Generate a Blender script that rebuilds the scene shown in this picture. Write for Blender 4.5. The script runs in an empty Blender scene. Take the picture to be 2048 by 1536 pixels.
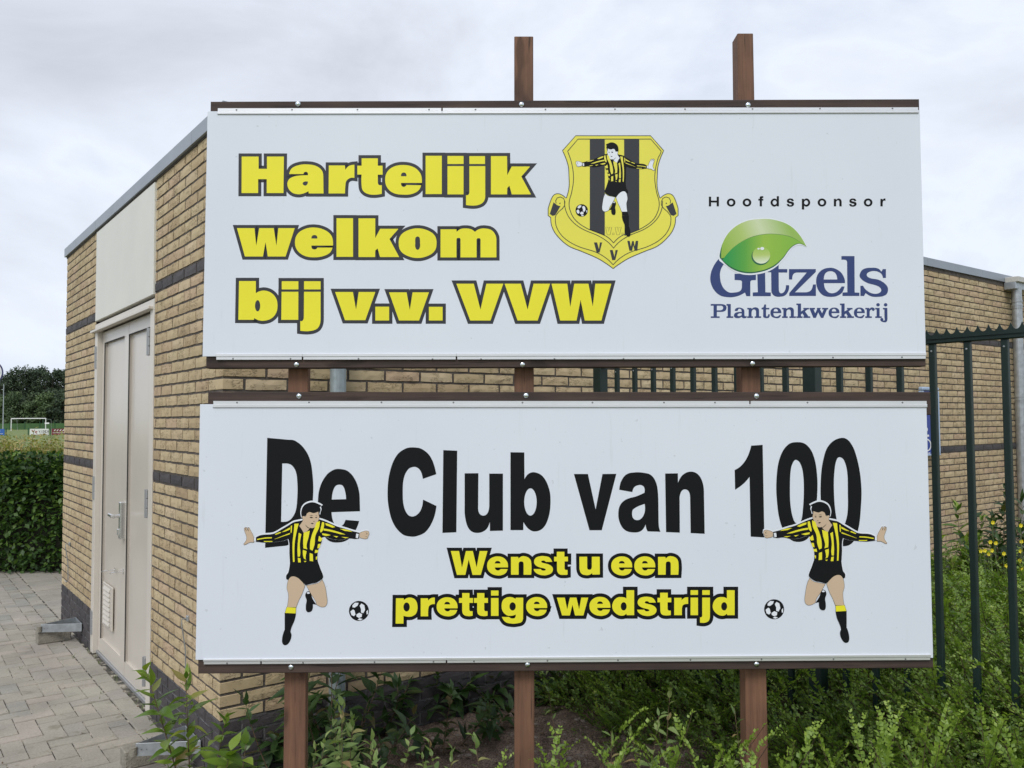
import bpy, math, random
import numpy as np
from mathutils import Vector, Matrix
from mathutils.geometry import tessellate_polygon
R = math.radians
rnd = random.Random(11)
nr = np.random.default_rng(5)
S = bpy.context.scene
COL = S.collection

# ------------------------------------------------------------------ camera
F_PX, PITCH, ROLL = 1660.4, .04287, -.00544
EZ = 1.725                                     # eye height above the paving
cam_d = bpy.data.cameras.new('camera'); cam = bpy.data.objects.new('camera', cam_d); COL.objects.link(cam)
cam_d.sensor_width = 36; cam_d.lens = 36*F_PX/2048; cam_d.clip_start = .05; cam_d.clip_end = 2000
cam.matrix_world = Matrix.Translation((0, 0, EZ)) @ Matrix.Rotation(R(90)+PITCH, 4, 'X') @ Matrix.Rotation(ROLL, 4, 'Z')
S.camera = cam

# ------------------------------------------------------------------ sky, sun, exposure
W = bpy.data.worlds.new('World'); S.world = W; W.use_nodes = True
nt = W.node_tree; nt.nodes.clear()
def wn(t, **k):
    n = nt.nodes.new(t)
    for a, b in k.items(): setattr(n, a, b)
    return n
wo = wn('ShaderNodeOutputWorld'); bg = wn('ShaderNodeBackground'); bg.inputs[1].default_value = .1
sky = wn('ShaderNodeTexSky', sky_type='NISHITA', sun_disc=False, sun_elevation=R(48), sun_rotation=R(196))
tc = wn('ShaderNodeTexCoord'); mp = wn('ShaderNodeMapping'); mp.inputs['Scale'].default_value = (1, 1, 1.7); mp.inputs['Location'].default_value = (.35, .2, .1)
n1 = wn('ShaderNodeTexNoise'); n1.inputs['Scale'].default_value = 2.2; n1.inputs['Detail'].default_value = 7; n1.inputs['Roughness'].default_value = .56; n1.inputs['Distortion'].default_value = .35
n2 = wn('ShaderNodeTexNoise'); n2.inputs['Scale'].default_value = .9; n2.inputs['Detail'].default_value = 3
mx0 = wn('ShaderNodeMath', operation='MULTIPLY_ADD'); mx0.inputs[1].default_value = .68
mx1 = wn('ShaderNodeMath', operation='MULTIPLY'); mx1.inputs[1].default_value = .32
rp = wn('ShaderNodeValToRGB')
for e_, (p_, c_) in zip([rp.color_ramp.elements[0], rp.color_ramp.elements[1], rp.color_ramp.elements.new(.5)],
                        [(.40, (5.1, 5.65, 6.6, 1)), (.59, (9.6, 9.9, 10.6, 1)), (.50, (6.9, 7.35, 8.25, 1))]):
    e_.position = p_; e_.color = c_
mix = wn('ShaderNodeMixRGB'); mix.inputs[0].default_value = .96
L = nt.links.new
L(tc.outputs['Generated'], mp.inputs['Vector']); L(mp.outputs[0], n1.inputs['Vector']); L(mp.outputs[0], n2.inputs['Vector'])
L(n2.outputs[0], mx1.inputs[0]); L(n1.outputs[0], mx0.inputs[0]); L(mx1.outputs[0], mx0.inputs[2]); L(mx0.outputs[0], rp.inputs[0])
L(sky.outputs[0], mix.inputs[1]); L(rp.outputs[0], mix.inputs[2]); L(mix.outputs[0], bg.inputs[0]); L(bg.outputs[0], wo.inputs[0])
sd = bpy.data.lights.new('sun', 'SUN'); sd.energy = 1.35; sd.angle = R(24); sd.color = (1, .97, .93)
sun = bpy.data.objects.new('sun', sd); COL.objects.link(sun)
_az, _el = R(196), R(48)
_d = Vector((math.sin(_az)*math.cos(_el), math.cos(_az)*math.cos(_el), math.sin(_el)))
sun.rotation_euler = _d.to_track_quat('Z', 'Y').to_euler(); sun.location = _d*30
S.view_settings.view_transform = 'Standard'; S.view_settings.look = 'None'; S.view_settings.gamma = 1
S.view_settings.use_curve_mapping = False; S.view_settings.exposure = 0.37

# ------------------------------------------------------------------ helpers
cy_, sy_ = math.cos(PITCH), math.sin(PITCH); cr_, sr_ = math.cos(ROLL), math.sin(ROLL)
def ray(X, Y):
    X -= 1024; Y -= 768
    x = (X*cr_+Y*sr_)/F_PX; v = -(-X*sr_+Y*cr_)/F_PX
    return Vector((x, cy_-v*sy_, sy_+v*cy_))
EYE = Vector((0, 0, EZ))
def at(X, Y, D):
    d = ray(X, Y); return EYE+d*(D/d.y)
def px_of(P):
    X, Y, Z = P[0], P[1], P[2]-EZ
    d = Y*cy_+Z*sy_; u = Z*cy_-Y*sy_
    if d < .05: return (-9999, -9999)
    x = X/d*F_PX; y = -u/d*F_PX
    return (1024+x*cr_-y*sr_, 768+x*sr_+y*cr_)
def mesh(name, V, Fc, m=None, rn=None, smooth=False):
    me = bpy.data.meshes.new(name); me.from_pydata([tuple(v) for v in V], [], Fc)
    if m: me.materials.append(m)
    if rn is not None:
        a = me.attributes.new('rnd', 'FLOAT', 'FACE'); a.data.foreach_set('value', np.asarray(rn, dtype=np.float32))
    if smooth: me.polygons.foreach_set('use_smooth', [True]*len(me.polygons))
    me.update(); return me
def fast_mesh(name, V, Q, m, rn=None, smooth=False):
    """numpy verts (n,3), faces (k,3 or 4)"""
    me = bpy.data.meshes.new(name); n, k = len(V), len(Q); c = Q.shape[1]
    me.vertices.add(n); me.vertices.foreach_set('co', np.asarray(V, dtype=np.float32).ravel())
    me.loops.add(k*c); me.loops.foreach_set('vertex_index', np.asarray(Q, dtype=np.int32).ravel())
    me.polygons.add(k); me.polygons.foreach_set('loop_start', np.arange(k, dtype=np.int32)*c)
    me.materials.append(m)
    if rn is not None:
        a = me.attributes.new('rnd', 'FLOAT', 'FACE'); a.data.foreach_set('value', np.asarray(rn, dtype=np.float32))
    if smooth: me.polygons.foreach_set('use_smooth', [True]*k)
    me.update(); me.validate(); return me
def base_of(o):
    p = Vector((0, 0, 0)); M = Matrix.Identity(4)
    while o: M = o.matrix_basis @ M; o = o.parent
    return M
def put(name, me, parent=None, loc=(0, 0, 0)):
    o = bpy.data.objects.new(name, me); COL.objects.link(o); o.location = loc
    if parent: o.parent = parent
    return o
def empty(name, loc=(0, 0, 0), rz=0):
    o = bpy.data.objects.new(name, None); COL.objects.link(o); o.location = loc; o.rotation_euler = (0, 0, rz); o.empty_display_size = .1
    return o
def tag(o, label=None, cat=None, group=None, kind=None):
    if label: o['label'] = label
    if cat: o['category'] = cat
    if group: o['group'] = group
    if kind: o['kind'] = kind
    return o
class MB:
    """collects primitives given in world coordinates, links them as one mesh object"""
    def __init__(s): s.V = []; s.F = []
    def add(s, V, Fc):
        n = len(s.V); s.V += [Vector(v) for v in V]; s.F += [tuple(i+n for i in f) for f in Fc]
    def box(s, o, a, b, c):
        o, a, b, c = map(Vector, (o, a, b, c))
        V = [o, o+a, o+a+b, o+b, o+c, o+a+c, o+a+b+c, o+b+c]
        Fc = [(0, 3, 2, 1), (4, 5, 6, 7), (0, 1, 5, 4), (1, 2, 6, 5), (2, 3, 7, 6), (3, 0, 4, 7)]
        if a.cross(b).dot(c) < 0: Fc = [f[::-1] for f in Fc]
        s.add(V, Fc)
    def bbox(s, o, a, b, c, e=.003):
        """box with chamfered edges"""
        o, a, b, c = map(Vector, (o, a, b, c)); A, B, C_ = a.length, b.length, c.length
        ua, ub, uc = a/A, b/B, c/C_; e = min(e, A*.4, B*.4, C_*.4)
        V = []; idx = {}
        for i in (0, 1):
            for j in (0, 1):
                for k in (0, 1):
                    for ax in range(3):
                        p = [A*i, B*j, C_*k]
                        for q in range(3):
                            if q != ax: p[q] += e if (i, j, k)[q] == 0 else -e
                        idx[(i, j, k, ax)] = len(V); V.append(o+ua*p[0]+ub*p[1]+uc*p[2])
        Fc = []
        def g(i, j, k, ax): return idx[(i, j, k, ax)]
        for ax in range(3):
            q, r_ = [z for z in range(3) if z != ax]
            for sgn in (0, 1):
                f = []
                for (x, y) in ((0, 0), (1, 0), (1, 1), (0, 1)):
                    t = [0, 0, 0]; t[ax] = sgn; t[q] = x; t[r_] = y; f.append(g(*t, ax))
                Fc.append(f)
            for x in (0, 1):
                for y in (0, 1):
                    t = [0, 0, 0]; t[q] = x; t[r_] = y; u = list(t); u[ax] = 1
                    Fc.append([g(*t, q), g(*u, q), g(*u, r_), g(*t, r_)])
        for i in (0, 1):
            for j in (0, 1):
                for k in (0, 1): Fc.append([g(i, j, k, 0), g(i, j, k, 1), g(i, j, k, 2)])
        ctr = o+a/2+b/2+c/2
        out = []
        for f in Fc:
            P = [V[i] for i in f]; nrm = (P[1]-P[0]).cross(P[2]-P[0]); m_ = sum(P, Vector())/len(P)
            out.append(tuple(f) if nrm.dot(m_-ctr) > 0 else tuple(f[::-1]))
        s.add(V, out)
    def tube(s, pts, r, n=10, caps=True):
        pts = [Vector(p) for p in pts]; m = len(pts); rr = r if isinstance(r, (list, tuple)) else [r]*m
        V = []; Fc = []
        for i, p in enumerate(pts):
            t = (pts[min(i+1, m-1)]-pts[max(i-1, 0)]).normalized()
            a = t.cross(Vector((0, 0, 1)) if abs(t.z) < .9 else Vector((1, 0, 0))).normalized(); b = t.cross(a)
            for k in range(n):
                w = 2*math.pi*k/n; V.append(p+(a*math.cos(w)+b*math.sin(w))*rr[i])
        for i in range(m-1):
            for k in range(n): Fc.append((i*n+k, i*n+(k+1) % n, (i+1)*n+(k+1) % n, (i+1)*n+k)[::-1])
        if caps: Fc.append(tuple(range(n))); Fc.append(tuple((m-1)*n+k for k in range(n))[::-1])
        s.add(V, Fc)
    def dome(s, c, nrm, r, h, n=12, k=4):
        nrm = Vector(nrm).normalized(); a = nrm.orthogonal().normalized(); b = nrm.cross(a)
        V = []; Fc = []
        for i in range(k):
            t = i/k*math.pi/2
            for j in range(n):
                w = 2*math.pi*j/n; V.append(Vector(c)+nrm*(h*math.sin(t))+(a*math.cos(w)+b*math.sin(w))*r*math.cos(t))
        V.append(Vector(c)+nrm*h)
        for i in range(k-1):
            for j in range(n): Fc.append((i*n+j, i*n+(j+1) % n, (i+1)*n+(j+1) % n, (i+1)*n+j))
        for j in range(n): Fc.append(((k-1)*n+j, (k-1)*n+(j+1) % n, k*n))
        s.add(V, Fc)
    def build(s, name, m, parent=None, label=None, smooth=False):
        if parent is not None:
            inv = base_of(parent).inverted(); V = [inv @ v for v in s.V]; loc = (0, 0, 0)
        else:
            c = sum(s.V, Vector())/len(s.V); c.z = min(v.z for v in s.V); V = [v-c for v in s.V]; loc = c
        o = put(name, mesh(name, V, s.F, m, smooth=smooth), parent, loc)
        if label: o['label'] = label
        return o

# ------------------------------------------------------------------ materials
def mat(name, col, rough=.6, metal=0., var=0., nscale=8., bump=0., bscale=40., spec=.5, coat=0., fn=None, trans=0.):
    m = bpy.data.materials.new(name); m.use_nodes = True; t = m.node_tree; t.nodes.clear()
    out = t.nodes.new('ShaderNodeOutputMaterial'); b = t.nodes.new('ShaderNodeBsdfPrincipled')
    t.links.new(b.outputs[0], out.inputs[0])
    b.inputs['Base Color'].default_value = (*col, 1); b.inputs['Roughness'].default_value = rough
    b.inputs['Metallic'].default_value = metal; b.inputs['Specular IOR Level'].default_value = spec
    if coat: b.inputs['Coat Weight'].default_value = coat; b.inputs['Coat Roughness'].default_value = .15
    g = t.nodes.new('ShaderNodeNewGeometry')
    if var:
        n = t.nodes.new('ShaderNodeTexNoise'); n.inputs['Scale'].default_value = nscale; n.inputs['Detail'].default_value = 5
        t.links.new(g.outputs['Position'], n.inputs['Vector'])
        r_ = t.nodes.new('ShaderNodeMapRange'); r_.inputs[1].default_value = .3; r_.inputs[2].default_value = .7
        r_.inputs[3].default_value = 1-var; r_.inputs[4].default_value = 1+var
        t.links.new(n.outputs[0], r_.inputs[0])
        h = t.nodes.new('ShaderNodeVectorMath'); h.operation = 'SCALE'; h.inputs[0].default_value = col
        t.links.new(r_.outputs[0], h.inputs['Scale']); t.links.new(h.outputs[0], b.inputs['Base Color'])
    if bump:
        n = t.nodes.new('ShaderNodeTexNoise'); n.inputs['Scale'].default_value = bscale; n.inputs['Detail'].default_value = 6
        t.links.new(g.outputs['Position'], n.inputs['Vector'])
        bp = t.nodes.new('ShaderNodeBump'); bp.inputs['Strength'].default_value = bump; bp.inputs['Distance'].default_value = .01
        t.links.new(n.outputs[0], bp.inputs['Height']); t.links.new(bp.outputs[0], b.inputs['Normal'])
    if fn: fn(t, b, g, out)
    return m
def rndnode(t):
    oi = t.nodes.new('ShaderNodeObjectInfo'); at_ = t.nodes.new('ShaderNodeAttribute'); at_.attribute_name = 'rnd'
    a = t.nodes.new('ShaderNodeMath'); a.operation = 'ADD'; t.links.new(oi.outputs['Random'], a.inputs[0]); t.links.new(at_.outputs['Fac'], a.inputs[1])
    f = t.nodes.new('ShaderNodeMath'); f.operation = 'FRACT'; t.links.new(a.outputs[0], f.inputs[0]); return f.outputs[0]
def ramp(t, src, stops):
    r_ = t.nodes.new('ShaderNodeValToRGB'); e = r_.color_ramp.elements
    while len(e) < len(stops): e.new(.5)
    for el, (p, c) in zip(e, stops): el.position = p; el.color = (*c, 1)
    if src is not None: t.links.new(src, r_.inputs[0])
    return r_.outputs[0]
def noise(t, vec, scale, detail=5, rough=.5, dim='3D', w=None, scl=None, dist=0.):
    if scl:
        mpn = t.nodes.new('ShaderNodeMapping'); mpn.inputs['Scale'].default_value = scl; t.links.new(vec, mpn.inputs[0]); vec = mpn.outputs[0]
    n = t.nodes.new('ShaderNodeTexNoise'); n.noise_dimensions = dim; n.inputs['Scale'].default_value = scale
    n.inputs['Detail'].default_value = detail; n.inputs['Roughness'].default_value = rough; n.inputs['Distortion'].default_value = dist
    t.links.new(vec, n.inputs['Vector'])
    if w is not None: t.links.new(w, n.inputs['W'])
    return n.outputs[0]
def mul(t, a, b, fac=1., mode='MULTIPLY'):
    m_ = t.nodes.new('ShaderNodeMixRGB'); m_.blend_type = mode; m_.inputs[0].default_value = fac
    for s_, k in ((a, 1), (b, 2)):
        if isinstance(s_, tuple): m_.inputs[k].default_value = (*s_, 1)
        else: t.links.new(s_, m_.inputs[k])
    return m_.outputs[0]
def bumpn(t, b, h, strength, dist=.01, prev=None):
    bp = t.nodes.new('ShaderNodeBump'); bp.inputs['Strength'].default_value = strength; bp.inputs['Distance'].default_value = dist
    t.links.new(h, bp.inputs['Height'])
    if prev is not None: t.links.new(prev, bp.inputs['Normal'])
    t.links.new(bp.outputs[0], b.inputs['Normal']); return bp.outputs[0]
def brick_fn(stops, crease=.42, grain=.12):
    def f(t, b, g, out):
        r_ = rndnode(t); base = ramp(t, r_, stops); P = g.outputs['Position']
        blot = noise(t, P, 22, 4); c = mul(t, base, ramp(t, blot, [(.3, (.92, .91, .89)), (.7, (1.06, 1.06, 1.07))]))
        w = t.nodes.new('ShaderNodeMath'); w.operation = 'MULTIPLY'; w.inputs[1].default_value = 37; t.links.new(r_, w.inputs[0])
        cr = noise(t, P, 26, 3, .55, '4D', w.outputs[0], (1, 1, 2.4), .9)         # thin wrinkles of hand-moulded brick
        line = ramp(t, cr, [(.462, (1, 1, 1)), (.5, (0, 0, 0)), (.538, (1, 1, 1))])
        lump = noise(t, P, 13, 2, .5, '4D', w.outputs[0])
        gate = ramp(t, lump, [(.47, (1, 1, 1)), (.57, (0, 0, 0))])
        ln = t.nodes.new('ShaderNodeMixRGB'); ln.blend_type = 'LIGHTEN'; ln.inputs[0].default_value = 1
        t.links.new(line, ln.inputs[1]); t.links.new(gate, ln.inputs[2])
        st_ = noise(t, P, 1.1, 5, .6); c = mul(t, c, ramp(t, st_, [(.36, (.86, .86, .84)), (.62, (1.05, 1.05, 1.05))]))
        c = mul(t, c, ramp(t, ln.outputs[0], [(0, (crease, crease*.93, crease*.85)), (1, (1, 1, 1))]))
        t.links.new(c, b.inputs['Base Color'])
        nn = bumpn(t, b, ln.outputs[0], .5, .004); bumpn(t, b, noise(t, P, 140, 4), .35, .002, nn)
    return f
M = {}
M['brick'] = mat('yellow brick', (.4, .3, .16), .9, fn=brick_fn([(0, (.52, .405, .24)), (.25, (.56, .45, .275)), (.5, (.54, .42, .255)), (.72, (.48, .365, .215)), (.86, (.54, .395, .26)), (.96, (.58, .47, .30)), (1, (.42, .31, .185))]))
M['dark_brick'] = mat('dark brick', (.06, .05, .05), .7, fn=brick_fn([(0, (.055, .048, .052)), (.5, (.075, .065, .068)), (1, (.045, .042, .048))], .7))
def mortar_fn(t, b, g, out):
    P = g.outputs['Position']; sx = t.nodes.new('ShaderNodeSeparateXYZ'); t.links.new(P, sx.inputs[0])
    st = t.nodes.new('ShaderNodeMath'); st.operation = 'LESS_THAN'; st.inputs[1].default_value = .309; t.links.new(sx.outputs[2], st.inputs[0])   # the plinth is pointed in grey
    c = ramp(t, noise(t, P, 25, 5), [(.3, (.065, .055, .048)), (.7, (.13, .11, .094))]); d = ramp(t, noise(t, P, 18, 5), [(.35, (.05, .05, .052)), (.65, (.17, .165, .165))])
    m_ = t.nodes.new('ShaderNodeMixRGB'); t.links.new(st.outputs[0], m_.inputs[0]); t.links.new(c, m_.inputs[1]); t.links.new(d, m_.inputs[2])
    t.links.new(m_.outputs[0], b.inputs['Base Color']); bumpn(t, b, noise(t, P, 120, 4), .6, .01)
M['mortar'] = mat('dark mortar', (.09, .07, .06), .95, fn=mortar_fn)
M['plinth_mortar'] = mat('plinth mortar', (.09, .085, .085), .95, var=.3, nscale=30, bump=.5, bscale=120)
M['zinc'] = mat('roof edge zinc', (.30, .335, .37), .42, .35, var=.06, nscale=4)
M['galv'] = mat('galvanised steel', (.42, .45, .47), .45, .7, var=.18, nscale=22)
M['galv_pale'] = mat('galvanised strip', (.36, .42, .44), .5, .45, var=.12, nscale=30)
M['gutter'] = mat('pale grey gutter', (.52, .51, .47), .5, var=.06, nscale=9)
M['panel'] = mat('cream panel', (.68, .67, .60), .45, var=.03, nscale=3)
M['door'] = mat('beige door paint', (.60, .55, .48), .32, var=.035, nscale=2.5, coat=.15)
M['door_frame'] = mat('door frame paint', (.63, .585, .515), .4, var=.03, nscale=3)
M['hinge'] = mat('grey hinge steel', (.38, .385, .39), .4, .5)
M['chrome'] = mat('satin aluminium handle', (.72, .72, .72), .25, .9)
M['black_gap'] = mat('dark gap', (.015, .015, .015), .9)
M['roofing'] = mat('bitumen roofing', (.06, .06, .065), .9, var=.2)
M['alu'] = mat('aluminium strip', (.76, .77, .78), .34, .6, var=.03, nscale=6)
M['alu_dark'] = mat('aluminium strip shade groove', (.35, .37, .39), .4, .5)
M['bolt'] = mat('zinc coach bolt', (.75, .8, .82), .18, 1.)
M['screw'] = mat('small screw', (.22, .22, .22), .4, .7)
M['panel_edge'] = mat('board edge', (.85, .86, .88), .4)
def board_fn(t, b, g, out):
    # faint waviness of the sheet
    bumpn(t, b, noise(t, g.outputs['Position'], 1.1, 2), .25, .02)
    P = g.outputs['Position']
    c = mul(t, (.715, .755, .825), ramp(t, noise(t, P, 1.4, 3), [(.3, (.965, .97, .975)), (.7, (1.02, 1.015, 1.01))]))
    sp = noise(t, P, 55, 2, .4); c = mul(t, c, ramp(t, sp, [(.22, (.86, .86, .85)), (.26, (1, 1, 1))]))
    dr = noise(t, P, 9, 5, .6, scl=(6, 1, .5)); c = mul(t, c, ramp(t, dr, [(.62, (1, 1, 1)), (.8, (.93, .93, .92))]))
    t.links.new(c, b.inputs['Base Color'])
M['board'] = mat('white sign board', (.74, .77, .82), .30, fn=board_fn, spec=.45)
def ink(name, c, r=.38, sp=.4): return mat(name, c, r, var=.03, nscale=3, spec=sp)
M['ink_black'] = ink('print black', (.008, .009, .010), .5, .14); M['ink_yellow'] = ink('print yellow', (.84, .77, .03))
M['ink_outline'] = ink('print charcoal outline', (.030, .032, .038))
M['ink_crest'] = ink('print crest yellow', (.78, .72, .085)); M['ink_skin'] = ink('print skin tone', (.60, .45, .31))
M['ink_white'] = ink('print white', (.78, .81, .86)); M['ink_blue'] = ink('print navy blue', (.030, .052, .17))
M['ink_dgreen'] = ink('print dark green', (.02, .13, .06))
def leaf_grad(name, stops, d, sc, off):
    def f(t, b, g, out):
        dt = t.nodes.new('ShaderNodeVectorMath'); dt.operation = 'DOT_PRODUCT'; dt.inputs[1].default_value = d
        t.links.new(g.outputs['Position'], dt.inputs[0])
        a = t.nodes.new('ShaderNodeMath'); a.operation = 'MULTIPLY_ADD'; a.inputs[1].default_value = sc; a.inputs[2].default_value = off
        t.links.new(dt.outputs['Value'], a.inputs[0]); t.links.new(ramp(t, a.outputs[0], stops), b.inputs['Base Color'])
    return mat(name, (.3, .5, .1), .38, fn=f, spec=.4)
def wood_fn(c0, c1, vertical):
    def f(t, b, g, out):
        P = g.outputs['Position']; sc = (30, 30, 1.2) if vertical else (1.2, 30, 30)
        a = noise(t, P, 2.2, 6, .65, scl=sc, dist=.4); c = ramp(t, a, [(.25, c0), (.75, c1)])
        bl = noise(t, P, 5, 4); c = mul(t, c, ramp(t, bl, [(.3, (.72, .72, .74)), (.7, (1.2, 1.18, 1.12))]))
        sc2 = noise(t, P, 8, 3, .5, scl=(14, 14, .5) if vertical else (.5, 14, 14)); c = mul(t, c, ramp(t, sc2, [(.3, (.35, .33, .32)), (.36, (1, 1, 1))]))
        kn = noise(t, P, 3.2, 2, .4, scl=(5, 5, 1.4) if vertical else (1.4, 5, 5)); c = mul(t, c, ramp(t, kn, [(.66, (1, 1, 1)), (.72, (.5, .48, .46))]))
        t.links.new(c, b.inputs['Base Color']); bumpn(t, b, a, .5, .004)
    return f
M['post_wood'] = mat('reddish brown post timber', (.15, .07, .045), .75, fn=wood_fn((.10, .049, .030), (.225, .112, .065), True))
M['rail_wood'] = mat('dark brown rail timber', (.06, .04, .03), .8, fn=wood_fn((.030, .022, .019), (.082, .050, .040), False))
M['fence'] = mat('dark green powder coat', (.007, .022, .019), .5, var=.12, nscale=14)
M['blue_sign'] = mat('blue sign face', (.012, .04, .30), .35); M['sign_rim'] = mat('pale blue sign rim', (.35, .45, .6), .35)
M['white'] = mat('white enamel', (.8, .8, .8), .4); M['navy'] = mat('navy sign edge', (.04, .04, .13), .4)
M['concrete'] = mat('concrete block', (.27, .25, .205), .95, var=.2, nscale=30, bump=.8, bscale=110)
def paver_fn(t, b, g, out):
    P = g.outputs['Position']; r_ = rndnode(t)
    c = ramp(t, r_, [(0, (.315, .295, .255)), (.3, (.365, .335, .29)), (.6, (.335, .32, .275)), (.8, (.385, .345, .305)), (1, (.30, .295, .265))])
    c = mul(t, c, ramp(t, noise(t, P, 3.2, 5), [(.3, (.80, .80, .79)), (.7, (1.14, 1.12, 1.08))]))
    c = mul(t, c, ramp(t, noise(t, P, 90, 5, .7), [(.3, (.80, .80, .80)), (.7, (1.13, 1.13, 1.13))]))
    c = mul(t, c, ramp(t, noise(t, P, 11, 5, .65, dist=.5), [(.58, (1, 1, 1)), (.70, (.72, .72, .66))]))
    c = mul(t, c, ramp(t, noise(t, P, 6, 6, .7, dist=1.2), [(.685, (1, 1, 1)), (.72, (1.22, 1.21, 1.18))]))
    t.links.new(c, b.inputs['Base Color']); bumpn(t, b, noise(t, P, 160, 4, .7), .4, .002)
M['paver'] = mat('grey concrete paver', (.29, .27, .24), .92, fn=paver_fn)
def joint_fn(t, b, g, out):
    P = g.outputs['Position']
    c = ramp(t, noise(t, P, 14, 5, .6), [(.38, (.035, .032, .026)), (.5, (.11, .10, .08)), (.6, (.42, .38, .31))])
    t.links.new(c, b.inputs['Base Color'])
M['joint'] = mat('sand joints', (.2, .18, .15), 1, fn=joint_fn)
def soil_fn(t, b, g, out):
    P = g.outputs['Position']
    c = ramp(t, noise(t, P, 9, 8, .7), [(.3, (.055, .038, .029)), (.45, (.16, .115, .088)), (.56, (.20, .148, .115)), (.7, (.32, .25, .20))])
    c = mul(t, c, ramp(t, noise(t, P, 120, 4, .7), [(.38, (.35, .35, .35)), (.62, (1.6, 1.55, 1.5))]))
    t.links.new(c, b.inputs['Base Color']); bumpn(t, b, noise(t, P, 60, 8, .75), 1, .015)
M['soil'] = mat('dry brown soil', (.09, .06, .045), 1, fn=soil_fn)
M['pebble'] = mat('pebble', (.22, .18, .15), .9, var=.35, nscale=40)
def grass_fn(t, b, g, out):
    P = g.outputs['Position']
    c = ramp(t, noise(t, P, .12, 5), [(.3, (.105, .150, .035)), (.5, (.14, .18, .045)), (.7, (.18, .20, .06))])
    c = mul(t, c, ramp(t, noise(t, P, 3, 6, .7), [(.3, (.8, .8, .8)), (.7, (1.2, 1.2, 1.2))]))
    t.links.new(c, b.inputs['Base Color'])
M['field'] = mat('playing field grass', (.14, .18, .05), 1, fn=grass_fn)
def leaf_mat(name, stops, rough=.45, trans=.35, tint=(1.1, 1.25, .5), big=0.):
    def f(t, b, g, out):
        r_ = rndnode(t); c = ramp(t, r_, stops)
        if big: c = mul(t, c, ramp(t, noise(t, g.outputs['Position'], big, 3), [(.35, (.72, .76, .72)), (.65, (1.25, 1.2, 1.15))]))
        t.links.new(c, b.inputs['Base Color'])
        tr = t.nodes.new('ShaderNodeBsdfTranslucent'); t.links.new(mul(t, c, tint), tr.inputs[0])
        ms = t.nodes.new('ShaderNodeMixShader'); ms.inputs[0].default_value = trans
        t.links.new(b.outputs[0], ms.inputs[1]); t.links.new(tr.outputs[0], ms.inputs[2]); t.links.new(ms.outputs[0], out.inputs[0])
    return mat(name, (.1, .2, .05), rough, fn=f)
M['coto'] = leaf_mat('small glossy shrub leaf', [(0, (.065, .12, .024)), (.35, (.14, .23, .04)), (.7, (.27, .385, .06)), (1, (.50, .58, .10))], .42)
M['coto_stem'] = mat('thin brown stem', (.09, .06, .035), .8)
M['laurel'] = leaf_mat('broad serrated leaf', [(0, (.075, .145, .02)), (.5, (.14, .23, .03)), (.85, (.24, .34, .045)), (1, (.26, .20, .06))], .35, .3)
M['greenleaf'] = leaf_mat('dark lance leaf', [(0, (.020, .046, .014)), (.5, (.034, .074, .018)), (.9, (.058, .115, .025)), (1, (.12, .09, .04))], .45, .25)
M['paleleaf'] = leaf_mat('pale grey green leaf', [(0, (.13, .20, .06)), (.5, (.20, .29, .085)), (.9, (.29, .36, .12)), (1, (.34, .22, .11))], .55, .3)
M['stem'] = mat('plant stem', (.13, .085, .05), .8, var=.3, nscale=30); M['green_stem'] = mat('green stem', (.13, .17, .06), .7)
M['hedge'] = leaf_mat('hedge leaf', [(0, (.022, .060, .012)), (.45, (.038, .090, .015)), (.8, (.078, .155, .024)), (1, (.16, .26, .04))], .55, .28)
M['hedge_top'] = leaf_mat('yellowed hedge top leaf', [(0, (.18, .22, .045)), (.5, (.30, .30, .08)), (.8, (.42, .34, .13)), (1, (.50, .36, .19))], .5, .3)
M['twig'] = mat('hedge core twigs', (.020, .022, .012), 1)
M['flower'] = mat('yellow petals', (.75, .62, .02), .5)
M['crown'] = leaf_mat('far tree foliage', [(0, (.034, .052, .034)), (.5, (.052, .08, .046)), (1, (.085, .118, .060))], .8, .15, big=.16)  # slight distance haze is put into the leaf colour, lighter and cooler
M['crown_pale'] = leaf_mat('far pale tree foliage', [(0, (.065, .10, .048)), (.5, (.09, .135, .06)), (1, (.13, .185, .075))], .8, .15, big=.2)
M['bark'] = mat('bark', (.06, .05, .04), .95)
M['ad_white'] = mat('white advertising board', (.68, .70, .66), .5); M['ad_blue'] = mat('blue advertising board', (.03, .12, .42), .5)
M['ad_red'] = mat('dark red advertising board', (.16, .02, .035), .5); M['ad_ink'] = mat('dark advert print', (.05, .04, .04), .5); M['ad_inkred'] = mat('red advert print', (.28, .04, .04), .5)
M['greenpaint'] = mat('green fence paint', (.02, .09, .04), .6)
M['mesh_green'] = mat('green windbreak netting', (.055, .12, .04), .9, var=.2, nscale=.6)

# ------------------------------------------------------------------ building
PSI = .6512; C_ = .0625
K = Vector((-1.3834, 3.9653, 0)); U1 = Vector((-math.sin(PSI), math.cos(PSI), 0)); U2 = Vector((math.cos(PSI), math.sin(PSI), 0)); UZ = Vector((0, 0, 1))
def hz(h): return EZ+(h-4.653)*C_
def FC(s, h, out=0.): return K+U1*s-U2*out+UZ*hz(h)          # on the door front, out = towards the path
def WA(t, h, out=0.): return K+U2*t-U1*out+UZ*hz(h)          # on the long wall
LEN1, LEN2 = 4.25, 11.2
HG = -22.95; HT = 28.2
DS0, DS1 = 1.255, 2.965                                      # door opening
house = empty('clubhouse', tuple(K)); tag(house, 'flat roofed yellow brick clubhouse with beige double door and dark brick bands', 'building')
b = MB(); zt = hz(HT)
b.box(FC(0.0, HG-3, -.004)+U1*.004, U1*(DS0-.004), U2*.2, UZ*(zt-hz(HG-3)))
b.box(FC(DS1, HG-3, -.004), U1*(LEN1-DS1-.004), U2*.2, UZ*(zt-hz(HG-3)))
fw = b.build('front_wall', M['mortar'], house)
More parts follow.
